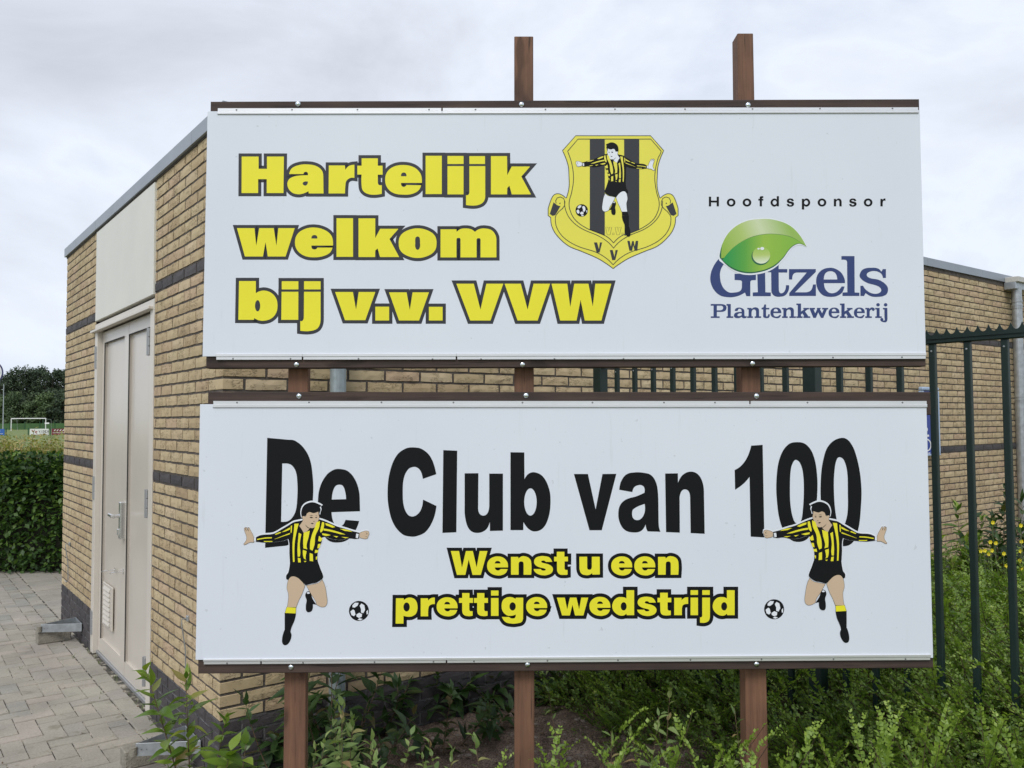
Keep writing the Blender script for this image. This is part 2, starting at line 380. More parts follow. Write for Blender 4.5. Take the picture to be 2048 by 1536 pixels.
b = MB(); b.box(WA(.2, HG-3, -.0051), U2*(LEN2-.2), U1*.2, UZ*(zt-hz(HG-3)))
sw = b.build('side_wall', M['mortar'], house)
b = MB(); b.box(K+U1*(LEN1-.22)+U2*.19+UZ*-.1, U2*(LEN2-.19), U1*.2, UZ*(zt+.1)); b.box(K+U2*(LEN2-.2)+U1*.19+UZ*-.1, U1*(LEN1-.41), U2*.19, UZ*(zt+.1))
b.build('rear_wall', M['mortar'], house)
b = MB(); b.box(K+U1*.19+U2*.19+UZ*(zt-.14), U2*(LEN2-.4), U1*(LEN1-.4), UZ*.12)
roof = b.build('roof', M['roofing'], house)

# bricks
def brick_mesh(L_, H_, D_, seed, m):
    q = random.Random(seed); nx = 5 if L_ > .15 else 3; V = []; Fc = []
    j = lambda a: q.uniform(-a, a)
    for iz in range(3):
        for ix in range(nx+1):
            x = -L_/2+L_*ix/nx; z = -H_/2+H_*iz/2; eg = ix in (0, nx) or iz in (0, 2)
            V.append((x+j(.0012), (.0018 if eg else 0)+j(.0012), z+(j(.0018) if iz != 1 else 0)))
    for iz in range(2):
        for ix in range(nx): a = iz*(nx+1)+ix; Fc.append((a, a+1, a+nx+2, a+nx+1))
    ring = list(range(nx+1))+[(nx+1)*1+nx, (nx+1)*2+nx]+[2*(nx+1)+k for k in range(nx-1, -1, -1)]+[nx+1]
    n0 = len(V)
    for i in ring: V.append((V[i][0], D_, V[i][2]))
    for k in range(len(ring)): a, c = ring[k], ring[(k+1) % len(ring)]; Fc.append((a, n0+k, n0+(k+1) % len(ring), c))
    return mesh('brick', V, Fc, m)
BM = {}
for kind, mm in (('y', M['brick']), ('d', M['dark_brick'])):
    for ln, LL in (('f', .2055), ('h', .0945)):
        BM[kind+ln] = [brick_mesh(LL, .0500, .05, sd_+len(BM)*10, mm) for sd_ in range(5)]
bricks = []     # (priority, mesh, matrix, wall)
def basis(X, Y, p): return Matrix(((X.x, Y.x, 0, p.x), (X.y, Y.y, 0, p.y), (0, 0, 1, p.z), (0, 0, 0, 1)))
def vis(p):
    x, y = px_of(p)
    if not (-5 < x < 2053 and -5 < y < 1541): return 0
    if 412 < x < 1845 and 205 < y < 732: return 0
    if 398 < x < 1862 and 786 < y < 1335: return 0
    return 1
def add_brick(kind, along, inward, p, wall, ln):
    half = ln < .16; me = BM[kind+('h' if half else 'f')][rnd.randrange(5)]
    Mx = basis(along, inward, p-inward*(.0005+rnd.uniform(0, .0018))) @ Matrix.Rotation(rnd.uniform(-.004, .004), 4, 'Y') @ Matrix.Diagonal(((ln-.005)/(.0945 if half else .2055), 1, 1, 1))
    face = abs((p-EYE).normalized().dot(inward))
    bricks.append((vis(p)*face*ln/(p-EYE).length**2, me, Mx, wall))
quoins = []
def row(x0, x1, first, fn):
    s = first
    while s < x1:
        a, c = max(s, x0), min(s+.21, x1)
        if c-a > .035: fn(a, c-a)
        s += .22
for k in range(-26, 28):
    kind = 'd' if (k < -18 or k in (-1, 17)) else 'y'
    quoins.append((k, kind, .21 if k % 2 == 0 else .10, .10 if k % 2 == 0 else .21))
    s0 = .11 if k % 2 == 0 else .22
    ff = lambda a, ln: add_brick(kind, -U1, U2, FC(a+ln/2, k+.5), 0, ln)
    row(s0, DS0-.004, s0, ff); row(DS1+.004, LEN1, s0, ff)
    t0 = .22 if k % 2 == 0 else .11
    row(t0, LEN2-.1, t0, lambda a, ln: add_brick(kind, U2, U1, WA(a+ln/2, k+.5), 1, ln))
bricks.sort(key=lambda a: -a[0])
walls = [fw, sw]
for pr, me, Mx, w in bricks[:300]:
    o = put('brick', me, walls[w]); o.matrix_basis = base_of(walls[w]).inverted() @ Mx
def merge(items, name, parent, kinds):
    Vs = []; Fs = []; Rn = []; n = 0; MI = []
    for me, Mx in items:
        c = np.empty(len(me.vertices)*3, np.float32); me.vertices.foreach_get('co', c); c = c.reshape(-1, 3)
        A = np.array(Mx); Vs.append(c @ A[:3, :3].T+A[:3, 3]); r_ = rnd.random()
        for p in me.polygons: Fs.append(tuple(i+n for i in p.vertices))
        Rn += [r_]*len(me.polygons); MI += [kinds.index(me.materials[0])]*len(me.polygons); n += len(c)
    V = np.concatenate(Vs); inv = np.array(base_of(parent).inverted()); V = V @ inv[:3, :3].T+inv[:3, 3]
    me = mesh(name, V.tolist(), Fs, None, Rn)
    for m_ in kinds: me.materials.append(m_)
    me.polygons.foreach_set('material_index', MI)
    o = put(name, me, parent); return tag(o, kind='stuff')
merge([(me, Mx) for pr, me, Mx, w in bricks[300:] if w == 0], 'brickwork', fw, [M['brick'], M['dark_brick']])
merge([(me, Mx) for pr, me, Mx, w in bricks[300:] if w == 1], 'brickwork', sw, [M['brick'], M['dark_brick']])
for k, kind, l2, l1 in quoins:                              # the corner bricks show on both sides
    q = rnd.uniform(0, .0015); bb = MB()
    bb.bbox(K+UZ*(hz(k)+.0062)-U1*q-U2*q, U2*l2, U1*l1, UZ*.0500, .002)
    bb.build('brick', M['dark_brick'] if kind == 'd' else M['brick'], sw)
# far corner return bricks are only a sliver: closing strip
# roof edge
b = MB(); hb = HT; th = 1.22
p0 = K-U1*.045-U2*.045
seams1 = [.495, 2.946, 3.772]
def trimrun(o, d, ln, nrm, drop0, drop1, joints, hgt, name='roof_edge'):
    xs = [0]+joints+[ln]
    for i in range(len(xs)-1):
        a, c = xs[i]+.0015, xs[i+1]-.0015; bb = MB()
        f = lambda x: drop0+(drop1-drop0)*x/ln
        P = []
        za, zc = hz(HT)+f(a), hz(HT)+f(c); H_ = hgt
        A = o+d*a; B = o+d*c; n_ = nrm*.05
        V = [A+UZ*za, B+UZ*zc, B+UZ*(zc+H_), A+UZ*(za+H_)]
        V2 = [v-nrm*.22 for v in V]
        bb.add(V+V2, [(0, 1, 2, 3), (7, 6, 5, 4), (3, 2, 6, 7), (0, 4, 5, 1), (0, 3, 7, 4), (1, 5, 6, 2)])
        bb.build(name, M['zinc'], roof)
trimrun(K-U2*.02-U1*.02, U1, LEN1+.04, -U2, -.008, -.004, seams1, .073)
trimrun(K-U1*.021-U2*.02, U2, LEN2+.04, -U1, -.008, .040, [1.9, 4.4, 6.9, 8.1, 8.72, 10.4], .080)
b = MB(); b.box(WA(.0, HT-.3, .004), U2*LEN2, U1*.1, UZ*(.02+.05)); b.box(FC(.1, HT-.3, .004), U1*(LEN1-.1), U2*.1, UZ*.03)
b.build('eaves_strip', M['mortar'], roof)

# cream panel above the door
b = MB(); b.bbox(FC(DS0-.008, 16.85, .012), U1*(2.925-DS0+.008), U2*.04, UZ*(hz(27.75)-hz(16.85)), .002)
b.build('cream_panel', M['panel'], house)
b = MB(); b.box(FC(DS0, 16.55, -.03), U1*(DS1-DS0), U2*.02, UZ*(.03)); b.box(FC(2.925, 16.8, -.004), U1*.04, U2*.03, UZ*(hz(27.8)-hz(16.8)))
b.build('shadow_gap', M['black_gap'], house)
# door frame and leaves
b = MB(); z0 = hz(-22.3); z1 = hz(16.5)
b.bbox(FC(DS0, -22.9, .004), U1*.085, U2*.09, UZ*(z1-hz(-22.9)), .003); b.bbox(FC(DS1-.085, -22.9, .004), U1*.085, U2*.09, UZ*(z1-hz(-22.9)), .003)
b.bbox(FC(DS0+.086, 15.75, .004), U1*(DS1-DS0-.172), U2*.09, UZ*(hz(16.5)-hz(15.75)), .003)
b.bbox(FC(DS0+.02, 15.5, .03), U1*(DS1-DS0+.03), U2*.04, UZ*(.018), .002)
b.build('door_frame', M['door_frame'], house)
b = MB(); b.bbox(FC(DS0+.086, -22.95, -.02), U1*(DS1-DS0-.172), U2*.1, UZ*(.026), .003); b.build('threshold', M['hinge'], house)
SM = 2.045
def leaf(s0, s1, rs0, rs1):
    base = empty('door', tuple(FC(s0, HG+.7))); base.parent = house; base.location = FC(s0, HG+.7)-K
    b = MB(); zb, zt_ = hz(-22.5), hz(15.45)
    b.box(FC(s0, 0, -.046)*1-UZ*hz(0)+UZ*zb, U1*(s1-s0), U2*.03, UZ*(zt_-zb))
    for (a0, a1, h0, h1) in ((s0, rs0, -22.5, 15.45), (rs1, s1, -22.5, 15.45), (rs0, rs1, 14.1, 15.45), (rs0, rs1, -22.5, -20.8)):
        if a1-a0 > .004: b.box(FC(a0, h0, -.033), U1*(a1-a0), U2*.0125, UZ*(hz(h1)-hz(h0)))
    b.build('door_slab', M['door'], base)
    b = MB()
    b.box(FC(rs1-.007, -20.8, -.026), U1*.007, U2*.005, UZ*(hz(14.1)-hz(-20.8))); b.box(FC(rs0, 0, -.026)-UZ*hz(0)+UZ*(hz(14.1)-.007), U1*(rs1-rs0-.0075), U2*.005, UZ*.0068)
    b.build('shadow_gap_strip', M['black_gap'], base)  # black strips draw in the shadow line along the recess's far side and top
    return base
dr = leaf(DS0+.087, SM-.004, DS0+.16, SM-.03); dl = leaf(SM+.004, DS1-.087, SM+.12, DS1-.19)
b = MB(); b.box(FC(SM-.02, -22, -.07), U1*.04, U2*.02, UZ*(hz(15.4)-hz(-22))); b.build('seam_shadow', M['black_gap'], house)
def hinge(par, s, h0, h1):
    b = MB(); n = 3
    for i in range(n):
        a = hz(h0)+(hz(h1)-hz(h0))*i/n; e2 = (hz(h1)-hz(h0))/n-.002
        b.bbox(FC(s-.02, 0, .010)-UZ*hz(0)+UZ*a, U1*.04, U2*.03, UZ*e2, .004)
    b.tube([FC(s, h0, .008), FC(s, h1, .008)], .009, 8)
    b.build('hinge', M['hinge'], par)
for h0, h1 in ((-20.7, -17.9), (-4.65, -1.9), (11.1, 13.8)):
    hinge(dr, DS0+.115, h0, h1); hinge(dl, DS1-.055, h0, h1)
b = MB(); b.bbox(FC(SM+.03, -8.0, .0), U1*.045, U2*.045, UZ*(hz(-4)-hz(-8)), .006)
b.tube([FC(SM+.052, -5.5, -.01), FC(SM+.052, -5.5, .055)], .011, 10)
b.bbox(FC(SM+.04, -5.72, .045), U1*.15, U2*.018, UZ*.024, .005)
b.bbox(FC(SM+.042, -7.6, .012), U1*.02, U2*.02, UZ*.045, .004)
b.build('handle', M['chrome'], dl)
b = MB()
for s_, h_ in ((2.37, -11.9), (2.12, -11.5)):
    b.tube([FC(s_-.02, h_, -.03), FC(s_-.02, h_, .02), FC(s_+.015, h_-.1, .035), FC(s_+.05, h_-.25, .04)], .003, 6)
    b.box(FC(s_-.03, h_-.3, -.03), U1*.02, U2*.004, UZ*.035)
b.build('latch_hook', M['chrome'], dl)
lv = MB(); lv.bbox(FC(2.41, -18.95, -.028), U1*.31, U2*.010, UZ*(hz(-14.05)-hz(-18.95)), .003); lv = lv.build('louvre_plate', M['door'], dl)
nl = 8
b = MB()
for i in range(nl):
    z_ = hz(-18.55)+i*.034
    V = [FC(2.47, 0, -.0275), FC(2.66, 0, -.0275), FC(2.66, 0, -.017), FC(2.47, 0, -.017)]
    V = [v-UZ*hz(0) for v in V]
    V = [V[0]+UZ*(z_+.026), V[1]+UZ*(z_+.026), V[2]+UZ*(z_+.004), V[3]+UZ*(z_+.004), V[3]+UZ*(z_+.0015), V[2]+UZ*(z_+.0015), V[1]+UZ*(z_+.0), V[0]+UZ*(z_+.0)]
    b.add(V, [(0, 3, 2, 1), (3, 4, 5, 2), (4, 7, 6, 5), (0, 7, 4, 3), (1, 2, 5, 6)])
b.build('louvre_slats', M['door_frame'], dl)
# hook rods on the wall beside the door
for s_, h_ in ((.50, -11.7), (3.86, -11.75)):
    b = MB(); b.bbox(FC(s_-.012, h_-.25, .012), U1*.024, U2*.014, UZ*.03, .003)
    b.tube([FC(s_, h_, .015), FC(s_, h_, .035), FC(s_, h_-.4, .035), FC(s_, h_-2.6, .015), FC(s_, h_-4.8, .012), FC(s_+.02, h_-5.1, .02), FC(s_+.045, h_-4.9, .03)], .0035, 6)
    b.build('hook_rod', M['galv'], house)
# downpipe close to the corner, downpipe and gutter at the far end of the long wall
b = MB(); b.tube([WA(.565, HG, .07), WA(.565, 27.6, .07)], .041, 18); b.build('downpipe', M['galv_pale'], house, smooth=False)
PT_ = 8.73
b = MB(); b.tube([WA(PT_, HG, .095), WA(PT_, 27.6, .095)], .05, 20)
for h_ in (25.0, 24.3, 23.9, 8.1, 7.6): b.tube([WA(PT_, h_, .095), WA(PT_, h_+.28, .095)], .056, 20)
b.bbox(WA(8.62, 27.25, .13), U2*.36, U1*.12, UZ*.08, .004)
dp = b.build('downpipe', M['galv'], house)
b = MB(); b.bbox(WA(8.62, 28.45, .16), U2*2.5, U1*.14, UZ*.06, .004); b.build('gutter', M['gutter'], house)
# a return pier behind the far downpipe
b = MB(); b.box(WA(8.82, HG-1, .003)+U2*0, U2*.012, U1*.02, UZ*(hz(27.5)-hz(HG-1))); b.build('wall_joint', M['mortar'], house)

# blue sign on the long wall
bs = empty('wall_sign', tuple(WA(6.8, -1.0))); tag(bs, 'blue wall sign with pale rim and white symbol, half hidden behind fence bars', 'sign')
b = MB(); b.bbox(WA(6.62, -.95, .07), U2*.265, U1*.02, UZ*(hz(8.75)-hz(-.95)), .004); b.build('sign_plate', M['blue_sign'], bs)
b = MB(); A, B = 6.58, 6.90
b.bbox(WA(A, 8.75, .09), U2*(B-A), U1*.05, UZ*.035, .01); b.bbox(WA(A, -1.25, .09), U2*(B-A), U1*.05, UZ*.018, .005)
b.bbox(WA(B-.022, -.95, .09), U2*.02, U1*.05, UZ*(hz(8.7)-hz(-.95)), .006); b.bbox(WA(A, -.95, .09), U2*.02, U1*.05, UZ*(hz(8.7)-hz(-.95)), .006)
b.build('rim', M['sign_rim'], bs)

b = MB()
def wq(pts):
    o_ = WA(6.495, -.95, .0712); b.add([o_+U2*x+UZ*z for x, z in pts], [tuple(range(len(pts)))])
cd = [(.175+.020*math.cos(k*.6283), .235+.020*math.sin(k*.6283)) for k in range(10)]; wq(cd[::-1]); wq([(.15, .165), (.15, .185), (.215, .185), (.215, .165)][::-1])
arc = [(.17+.085*math.cos(a_), .085+.062*math.sin(a_)) for a_ in [math.pi/2-k*math.pi/8 for k in range(9)]]
for k in range(8):
    (x0_, z0_), (x1_, z1_) = arc[k], arc[k+1]; i_ = lambda x, z: (.17+(x-.17)*.78, .085+(z-.085)*.78); wq([(x0_, z0_), (x1_, z1_), i_(x1_, z1_), i_(x0_, z0_)])
wq([(.155, .023), (.155, .147), (.17, .147), (.17, .023)][::-1]); wq([(.15, .004), (.15, .012), (.23, .012), (.23, .004)][::-1])
b.build('sign_symbol', M['white'], bs)

# ------------------------------------------------------------------ ground, paving, bed
b = MB(); b.add([(-700, -60, -.05), (700, -60, -.05), (700, 900, -.05), (-700, 900, -.05)], [(0, 1, 2, 3)])
gr = b.build('ground', M['field']); tag(gr, kind='structure')
def GP(a, c, z=0.): return K+U1*a+U2*c+UZ*z
b = MB(); b.add([GP(-4.5, -9, -.006), GP(-4.5, .03, -.006), GP(12, .03, -.006), GP(12, -9, -.006)], [(0, 1, 2, 3)])
b.add([GP(4.2, .03, -.006), GP(4.2, 6, -.006), GP(12, 6, -.006), GP(12, .03, -.006)], [(0, 1, 2, 3)])
pv = b.build('pavement', M['joint']); tag(pv, kind='structure')
def paver_mesh(lx, ly, seed):
    q = random.Random(seed); e = .003; t = q.uniform(-.0018, .0018); V = []
    def z(x, y): return .0+t*(x/lx)*2+q.uniform(-.0006, .0006)
    for (x, y) in ((0, 0), (lx, 0), (lx, ly), (0, ly)): V.append((x+q.uniform(0, .001), y+q.uniform(0, .001), -.006+.0))
    for (x, y) in ((e, e), (lx-e, e), (lx-e, ly-e), (e, ly-e)): V.append((x, y, z(x, y)))
    for (x, y) in ((0, 0), (lx, 0), (lx, ly), (0, ly)): V.append((x, y, -.04))
    Fc = [(4, 5, 6, 7)]+[(i, (i+1) % 4, 4+(i+1) % 4, 4+i) for i in range(4)]+[(8+i, 8+(i+1) % 4, (i+1) % 4, i) for i in range(4)]
    return mesh('paver', [(v[0]-lx/2, v[1]-ly/2, v[2]) for v in V], Fc, M['paver'])
PM = [paver_mesh(.2065, .1015, s_) for s_ in range(6)]; SLAB = [paver_mesh(.297, .297, s_) for s_ in range(20, 23)]
HALF = paver_mesh(.1015, .1015, 31)
pav = []
def lay(me, c, ang):
    x, y = px_of(c)
    if not (-260 < x < 700 and 900 < y < 1750) or (x > 470 and y < 1500): return
    inv_ = 1 if (0 <= x <= 440 and y < 1540) else 0
    Mx = Matrix.Translation(c+UZ*rnd.uniform(-.002, .0015)) @ Matrix.Rotation(ang+rnd.uniform(-.006, .006), 4, 'Z')
    pav.append((inv_/(c-EYE).length**3, me, Mx))
G_ = .105; aU1 = math.atan2(U1.y, U1.x); aU2 = math.atan2(U2.y, U2.x)
for i in range(-20, 96):
    for j in range(1, 60):
        a = .02+i*G_; c = -.123-G_/2-(j-1)*G_
        k = (i-j) % 4
        if k == 0: lay(PM[rnd.randrange(6)], GP(a+G_, c, .0)-U1*0, aU1)          # long side along the front
        elif k == 2 and j > 1: lay(PM[rnd.randrange(6)], GP(a+G_/2, c+G_/2, 0), aU2)
        elif k == 2: lay(HALF, GP(a+G_/2, c, 0), aU2)
for i in range(-10, 50):
    lay(PM[rnd.randrange(6)], GP(.08+i*.2115, -.065, 0), aU1)
for i in range(0, 26):
    for j in range(0, 16):
        if i*.3+4.42 > 10.5: continue
        lay(SLAB[rnd.randrange(3)], GP(4.42+i*.302, .15+j*.302, 0), aU1)
pav.sort(key=lambda a: -a[0])
for pr, me, Mx in pav[:300]:
    o = put('paver', me, pv); o.matrix_basis = base_of(pv).inverted() @ Mx
merge([(me, Mx) for pr, me, Mx in pav[300:]], 'paving_field', pv, [M['paver']])
# planting bed: rough soil
nx_, ny_ = 420, 420; X = np.linspace(-1.7, 9.5, nx_); Y = np.linspace(.2, 9.5, ny_)
GX, GY = np.meshgrid(X, Y)
def vnoise(x, y, f, seed):
    q = np.random.default_rng(seed); T = q.random((64, 64)); u = x*f; v = y*f; i = np.floor(u).astype(int); j = np.floor(v).astype(int)
    fx = u-i; fy = v-j; fx = fx*fx*(3-2*fx); fy = fy*fy*(3-2*fy)
    g = lambda a, c: T[a % 64, c % 64]
    return g(i, j)*(1-fx)*(1-fy)+g(i+1, j)*fx*(1-fy)+g(i, j+1)*(1-fx)*fy+g(i+1, j+1)*fx*fy
def soil_z(x, y):
    a = (x-K.x)*U2.x+(y-K.y)*U2.y
    return .0+.09*vnoise(x, y, 1.3, 1)+.05*vnoise(x, y, 4, 2)+.022*vnoise(x, y, 13, 3)+.16*np.clip((x+.1), 0, 1.5)*np.exp(-((y-4.3)/1.0)**2)+.022*(vnoise(x, y, 27, 6)-.5)-.06+np.where(a < .15, -.09, 0.)
GZ = soil_z(GX, GY); V = np.stack([GX, GY, GZ], -1).reshape(-1, 3)
ii, jj = np.meshgrid(np.arange(nx_-1), np.arange(ny_-1)); a0 = (jj*nx_+ii).ravel(); Q = np.stack([a0, a0+1, a0+nx_+1, a0+nx_], -1)
cen = V[Q].mean(1); r1 = (cen[:, 0]-K.x)*U1.x+(cen[:, 1]-K.y)*U1.y; r2 = (cen[:, 0]-K.x)*U2.x+(cen[:, 1]-K.y)*U2.y
Q = Q[(r2 > .0) & (r1 < .15)]
so = put('planting_bed', fast_mesh('planting_bed', V, Q, M['soil'], smooth=True)); tag(so, kind='structure')
# pebbles and clods
def blob_template(q):
    b = MB(); b.dome((0, 0, -.3), (0, 0, 1), 1, 1.1, 7, 3); return np.array(b.V), b.F
tv, tf = blob_template(rnd); Vs = []; Fs = []; n = 0
for i in range(2600):
    x = rnd.uniform(-.9, 2.2); y = rnd.uniform(2.6, 5.6); r1_ = (x-K.x)*U1.x+(y-K.y)*U1.y
    if r1_ > -.05 or (x-K.x)*U2.x+(y-K.y)*U2.y < .05: continue
    s_ = rnd.choice([.003, .003, .004, .004, .005, .006, .008, .01, .014])*(2.2 if i % 50 == 0 else 1); z = float(soil_z(np.array(x), np.array(y)))
    A = Matrix.Rotation(rnd.uniform(0, 6), 3, 'Z') @ Matrix.Diagonal((s_*rnd.uniform(.8, 1.5), s_, s_*rnd.uniform(.5, .9)))
    Vs.append(tv @ np.array(A).T+np.array((x, y, z-.001))); Fs += [tuple(k+n for k in f) for f in tf]; n += len(tv)
pb = put('pebbles', mesh('pebbles', np.concatenate(Vs).tolist(), Fs, M['pebble'], smooth=True)); tag(pb, 'loose pebbles and clods scattered on the soil under the sign', 'pebbles', kind='stuff')

# ------------------------------------------------------------------ the two sign boards on their timber frame
PB = .010                                                    # lean of the board plane
PO = Vector((0, 2.85, EZ)); PN = Vector((0, -1, PB)).normalized()      # plane y = 2.85 + PB*z', PN towards the path
def PL(x, y, off=0.):
    d = ray(x, y); o = PO+PN*off; return EYE+d*((o-EYE).dot(PN)/d.dot(PN))
frame = empty('timber_stand', (0, 2.95, 0)); tag(frame, 'brown timber frame of three posts and four rails carrying both white boards', 'stand')
def slab(b, x0, y0, x1, y1, x2, y2, x3, y3, f0, f1, ch=.0):
    """block whose front face has the given corners (tl tr br bl) at offset f0, back at f1"""
    A = [PL(x0, y0, f0), PL(x1, y1, f0), PL(x2, y2, f0), PL(x3, y3, f0)]; Bk = [a-PN*(f0-f1) for a in A]
    if ch:
        c = sum(A, Vector())/4; ux = (A[1]-A[0]).normalized(); uz = (A[0]-A[3]).normalized()
        sg = [(1, -1), (-1, -1), (-1, 1), (1, 1)]
        F0 = [a+ux*s_*ch+uz*t_*ch for a, (s_, t_) in zip(A, sg)]; F1 = [a-PN*ch for a in A]
        b.add(F0+F1+Bk, [(3, 2, 1, 0)]+[(i, (i+1) % 4, 4+(i+1) % 4, 4+i) for i in range(4)]+[(4+i, 4+(i+1) % 4, 8+(i+1) % 4, 8+i) for i in range(4)]+[(8, 9, 10, 11)])
    else: b.add(A+Bk, [(3, 2, 1, 0), (4, 5, 6, 7)]+[(i, (i+1) % 4, 4+(i+1) % 4, 4+i) for i in range(4)])
BK = -.0055                                                   # back of the panels, front of rails
posts = [((583, 212), (620, 212), (612, 1345), (569, 1345)), ((1028.5, 73), (1066.5, 73), (1068.5, 1345), (1028.8, 1345)), ((1475, 67), (1506, 67), (1534, 1400), (1491, 1400))]
for i, (tl, tr, br, bl) in enumerate(posts):
    b = MB(); f0 = BK-.045
    A, B_ = PL(*tl, f0), PL(*tr, f0); D_, Cc = PL(*bl, f0), PL(*br, f0)
    if i == 2: B_ = PL(1506.5, 67, f0)
    def ext(p, q, z):   # continue the edge into the ground
        t = (z-p.z)/(q.z-p.z); return p+(q-p)*t
    D2, C2 = ext(A, D_, -.3), ext(B_, Cc, -.3)
    dv = Vector((-.009, .07, 0)) if i == 0 else Vector((.000, .07, 0))
    F_ = [A, B_, C2, D2]; G2 = [v+dv for v in F_]
    e = .003; ux = (B_-A).normalized()
    V = [A+ux*e, B_-ux*e, C2-ux*e, D2+ux*e, A+dv.normalized()*e, B_+dv.normalized()*e, C2+dv.normalized()*e, D2+dv.normalized()*e]+G2
    b.add(V, [(3, 2, 1, 0), (0, 4, 7, 3), (1, 2, 6, 5), (4, 8, 11, 7), (5, 6, 10, 9), (8, 9, 10, 11), (0, 1, 5, 4), (4, 5, 9, 8)])
    b.build('post', M['post_wood'], frame)
rails = [((421, 203), (1838.5, 198), (1839.5, 244), (420.5, 249)), ((412.5, 691), (1851, 686), (1852, 732.5), (412, 736.6)),
         ((416, 784), (1861, 784), (1862.5, 830), (415, 830)), ((396, 1300), (1865.5, 1290), (1867, 1336), (396, 1347.5))]
for tl, tr, br, bl in rails:
    b = MB(); slab(b, *tl, *tr, *br, *bl, BK-.0004, BK-.045, .002); b.build('rail', M['rail_wood'], frame)
for x, y in ((596, 208), (1043, 209), (1496, 210), (593, 729), (1045, 729), (1505, 727), (598, 792), (1052, 791), (1513, 792), (582, 1334), (1055, 1329), (1513, 1328)):
    b = MB(); c = PL(x, y, BK); b.dome(c, PN, .0098, .0065, 16, 5); b.build('bolt', M['bolt'], frame, smooth=True)

LAY = .00035
def parse(s):
    loops = []
    for part in s.split('|'):
        pts = []; toks = part.split()
        if toks and toks[0] == 'o':
            cx, cy, rx, ry = map(float, toks[1].split(','))
            loops.append([(cx+rx*math.cos(k*math.pi/14), cy+ry*math.sin(k*math.pi/14)) for k in range(28)]); continue
        for t in toks:
            sm = t[0] == 's'; x, y = t.lstrip('s').split(','); pts.append((float(x), float(y), sm))
        out = []; n = len(pts)
        for i in range(n):
            p, q = pts[i], pts[(i+1) % n]; out.append((p[0], p[1]))
            if not p[2] and not q[2]: continue
            seg = math.hypot(q[0]-p[0], q[1]-p[1])
            def tang(k):
                a, c = pts[(k-1) % n], pts[(k+1) % n]; dx, dy = c[0]-a[0], c[1]-a[1]; l = math.hypot(dx, dy) or 1; return dx/l, dy/l
            c1 = c2 = None
            if p[2]: tx, ty = tang(i); c1 = (p[0]+tx*seg*.36, p[1]+ty*seg*.36)
            if q[2]: tx, ty = tang((i+1) % n); c2 = (q[0]-tx*seg*.36, q[1]-ty*seg*.36)
            if c1 is None: c1 = (p[0]+(c2[0]-p[0])*.4, p[1]+(c2[1]-p[1])*.4)
            if c2 is None: c2 = (q[0]+(c1[0]-q[0])*.4, q[1]+(c1[1]-q[1])*.4)
            for k in range(1, 6):
                u = k/6; v = 1-u
                out.append((v**3*p[0]+3*v*v*u*c1[0]+3*v*u*u*c2[0]+u**3*q[0], v**3*p[1]+3*v*v*u*c1[1]+3*v*u*u*c2[1]+u**3*q[1]))
        loops.append(out)
    return loops
def area(l): return sum(l[i][0]*l[(i+1) % len(l)][1]-l[(i+1) % len(l)][0]*l[i][1] for i in range(len(l)))/2
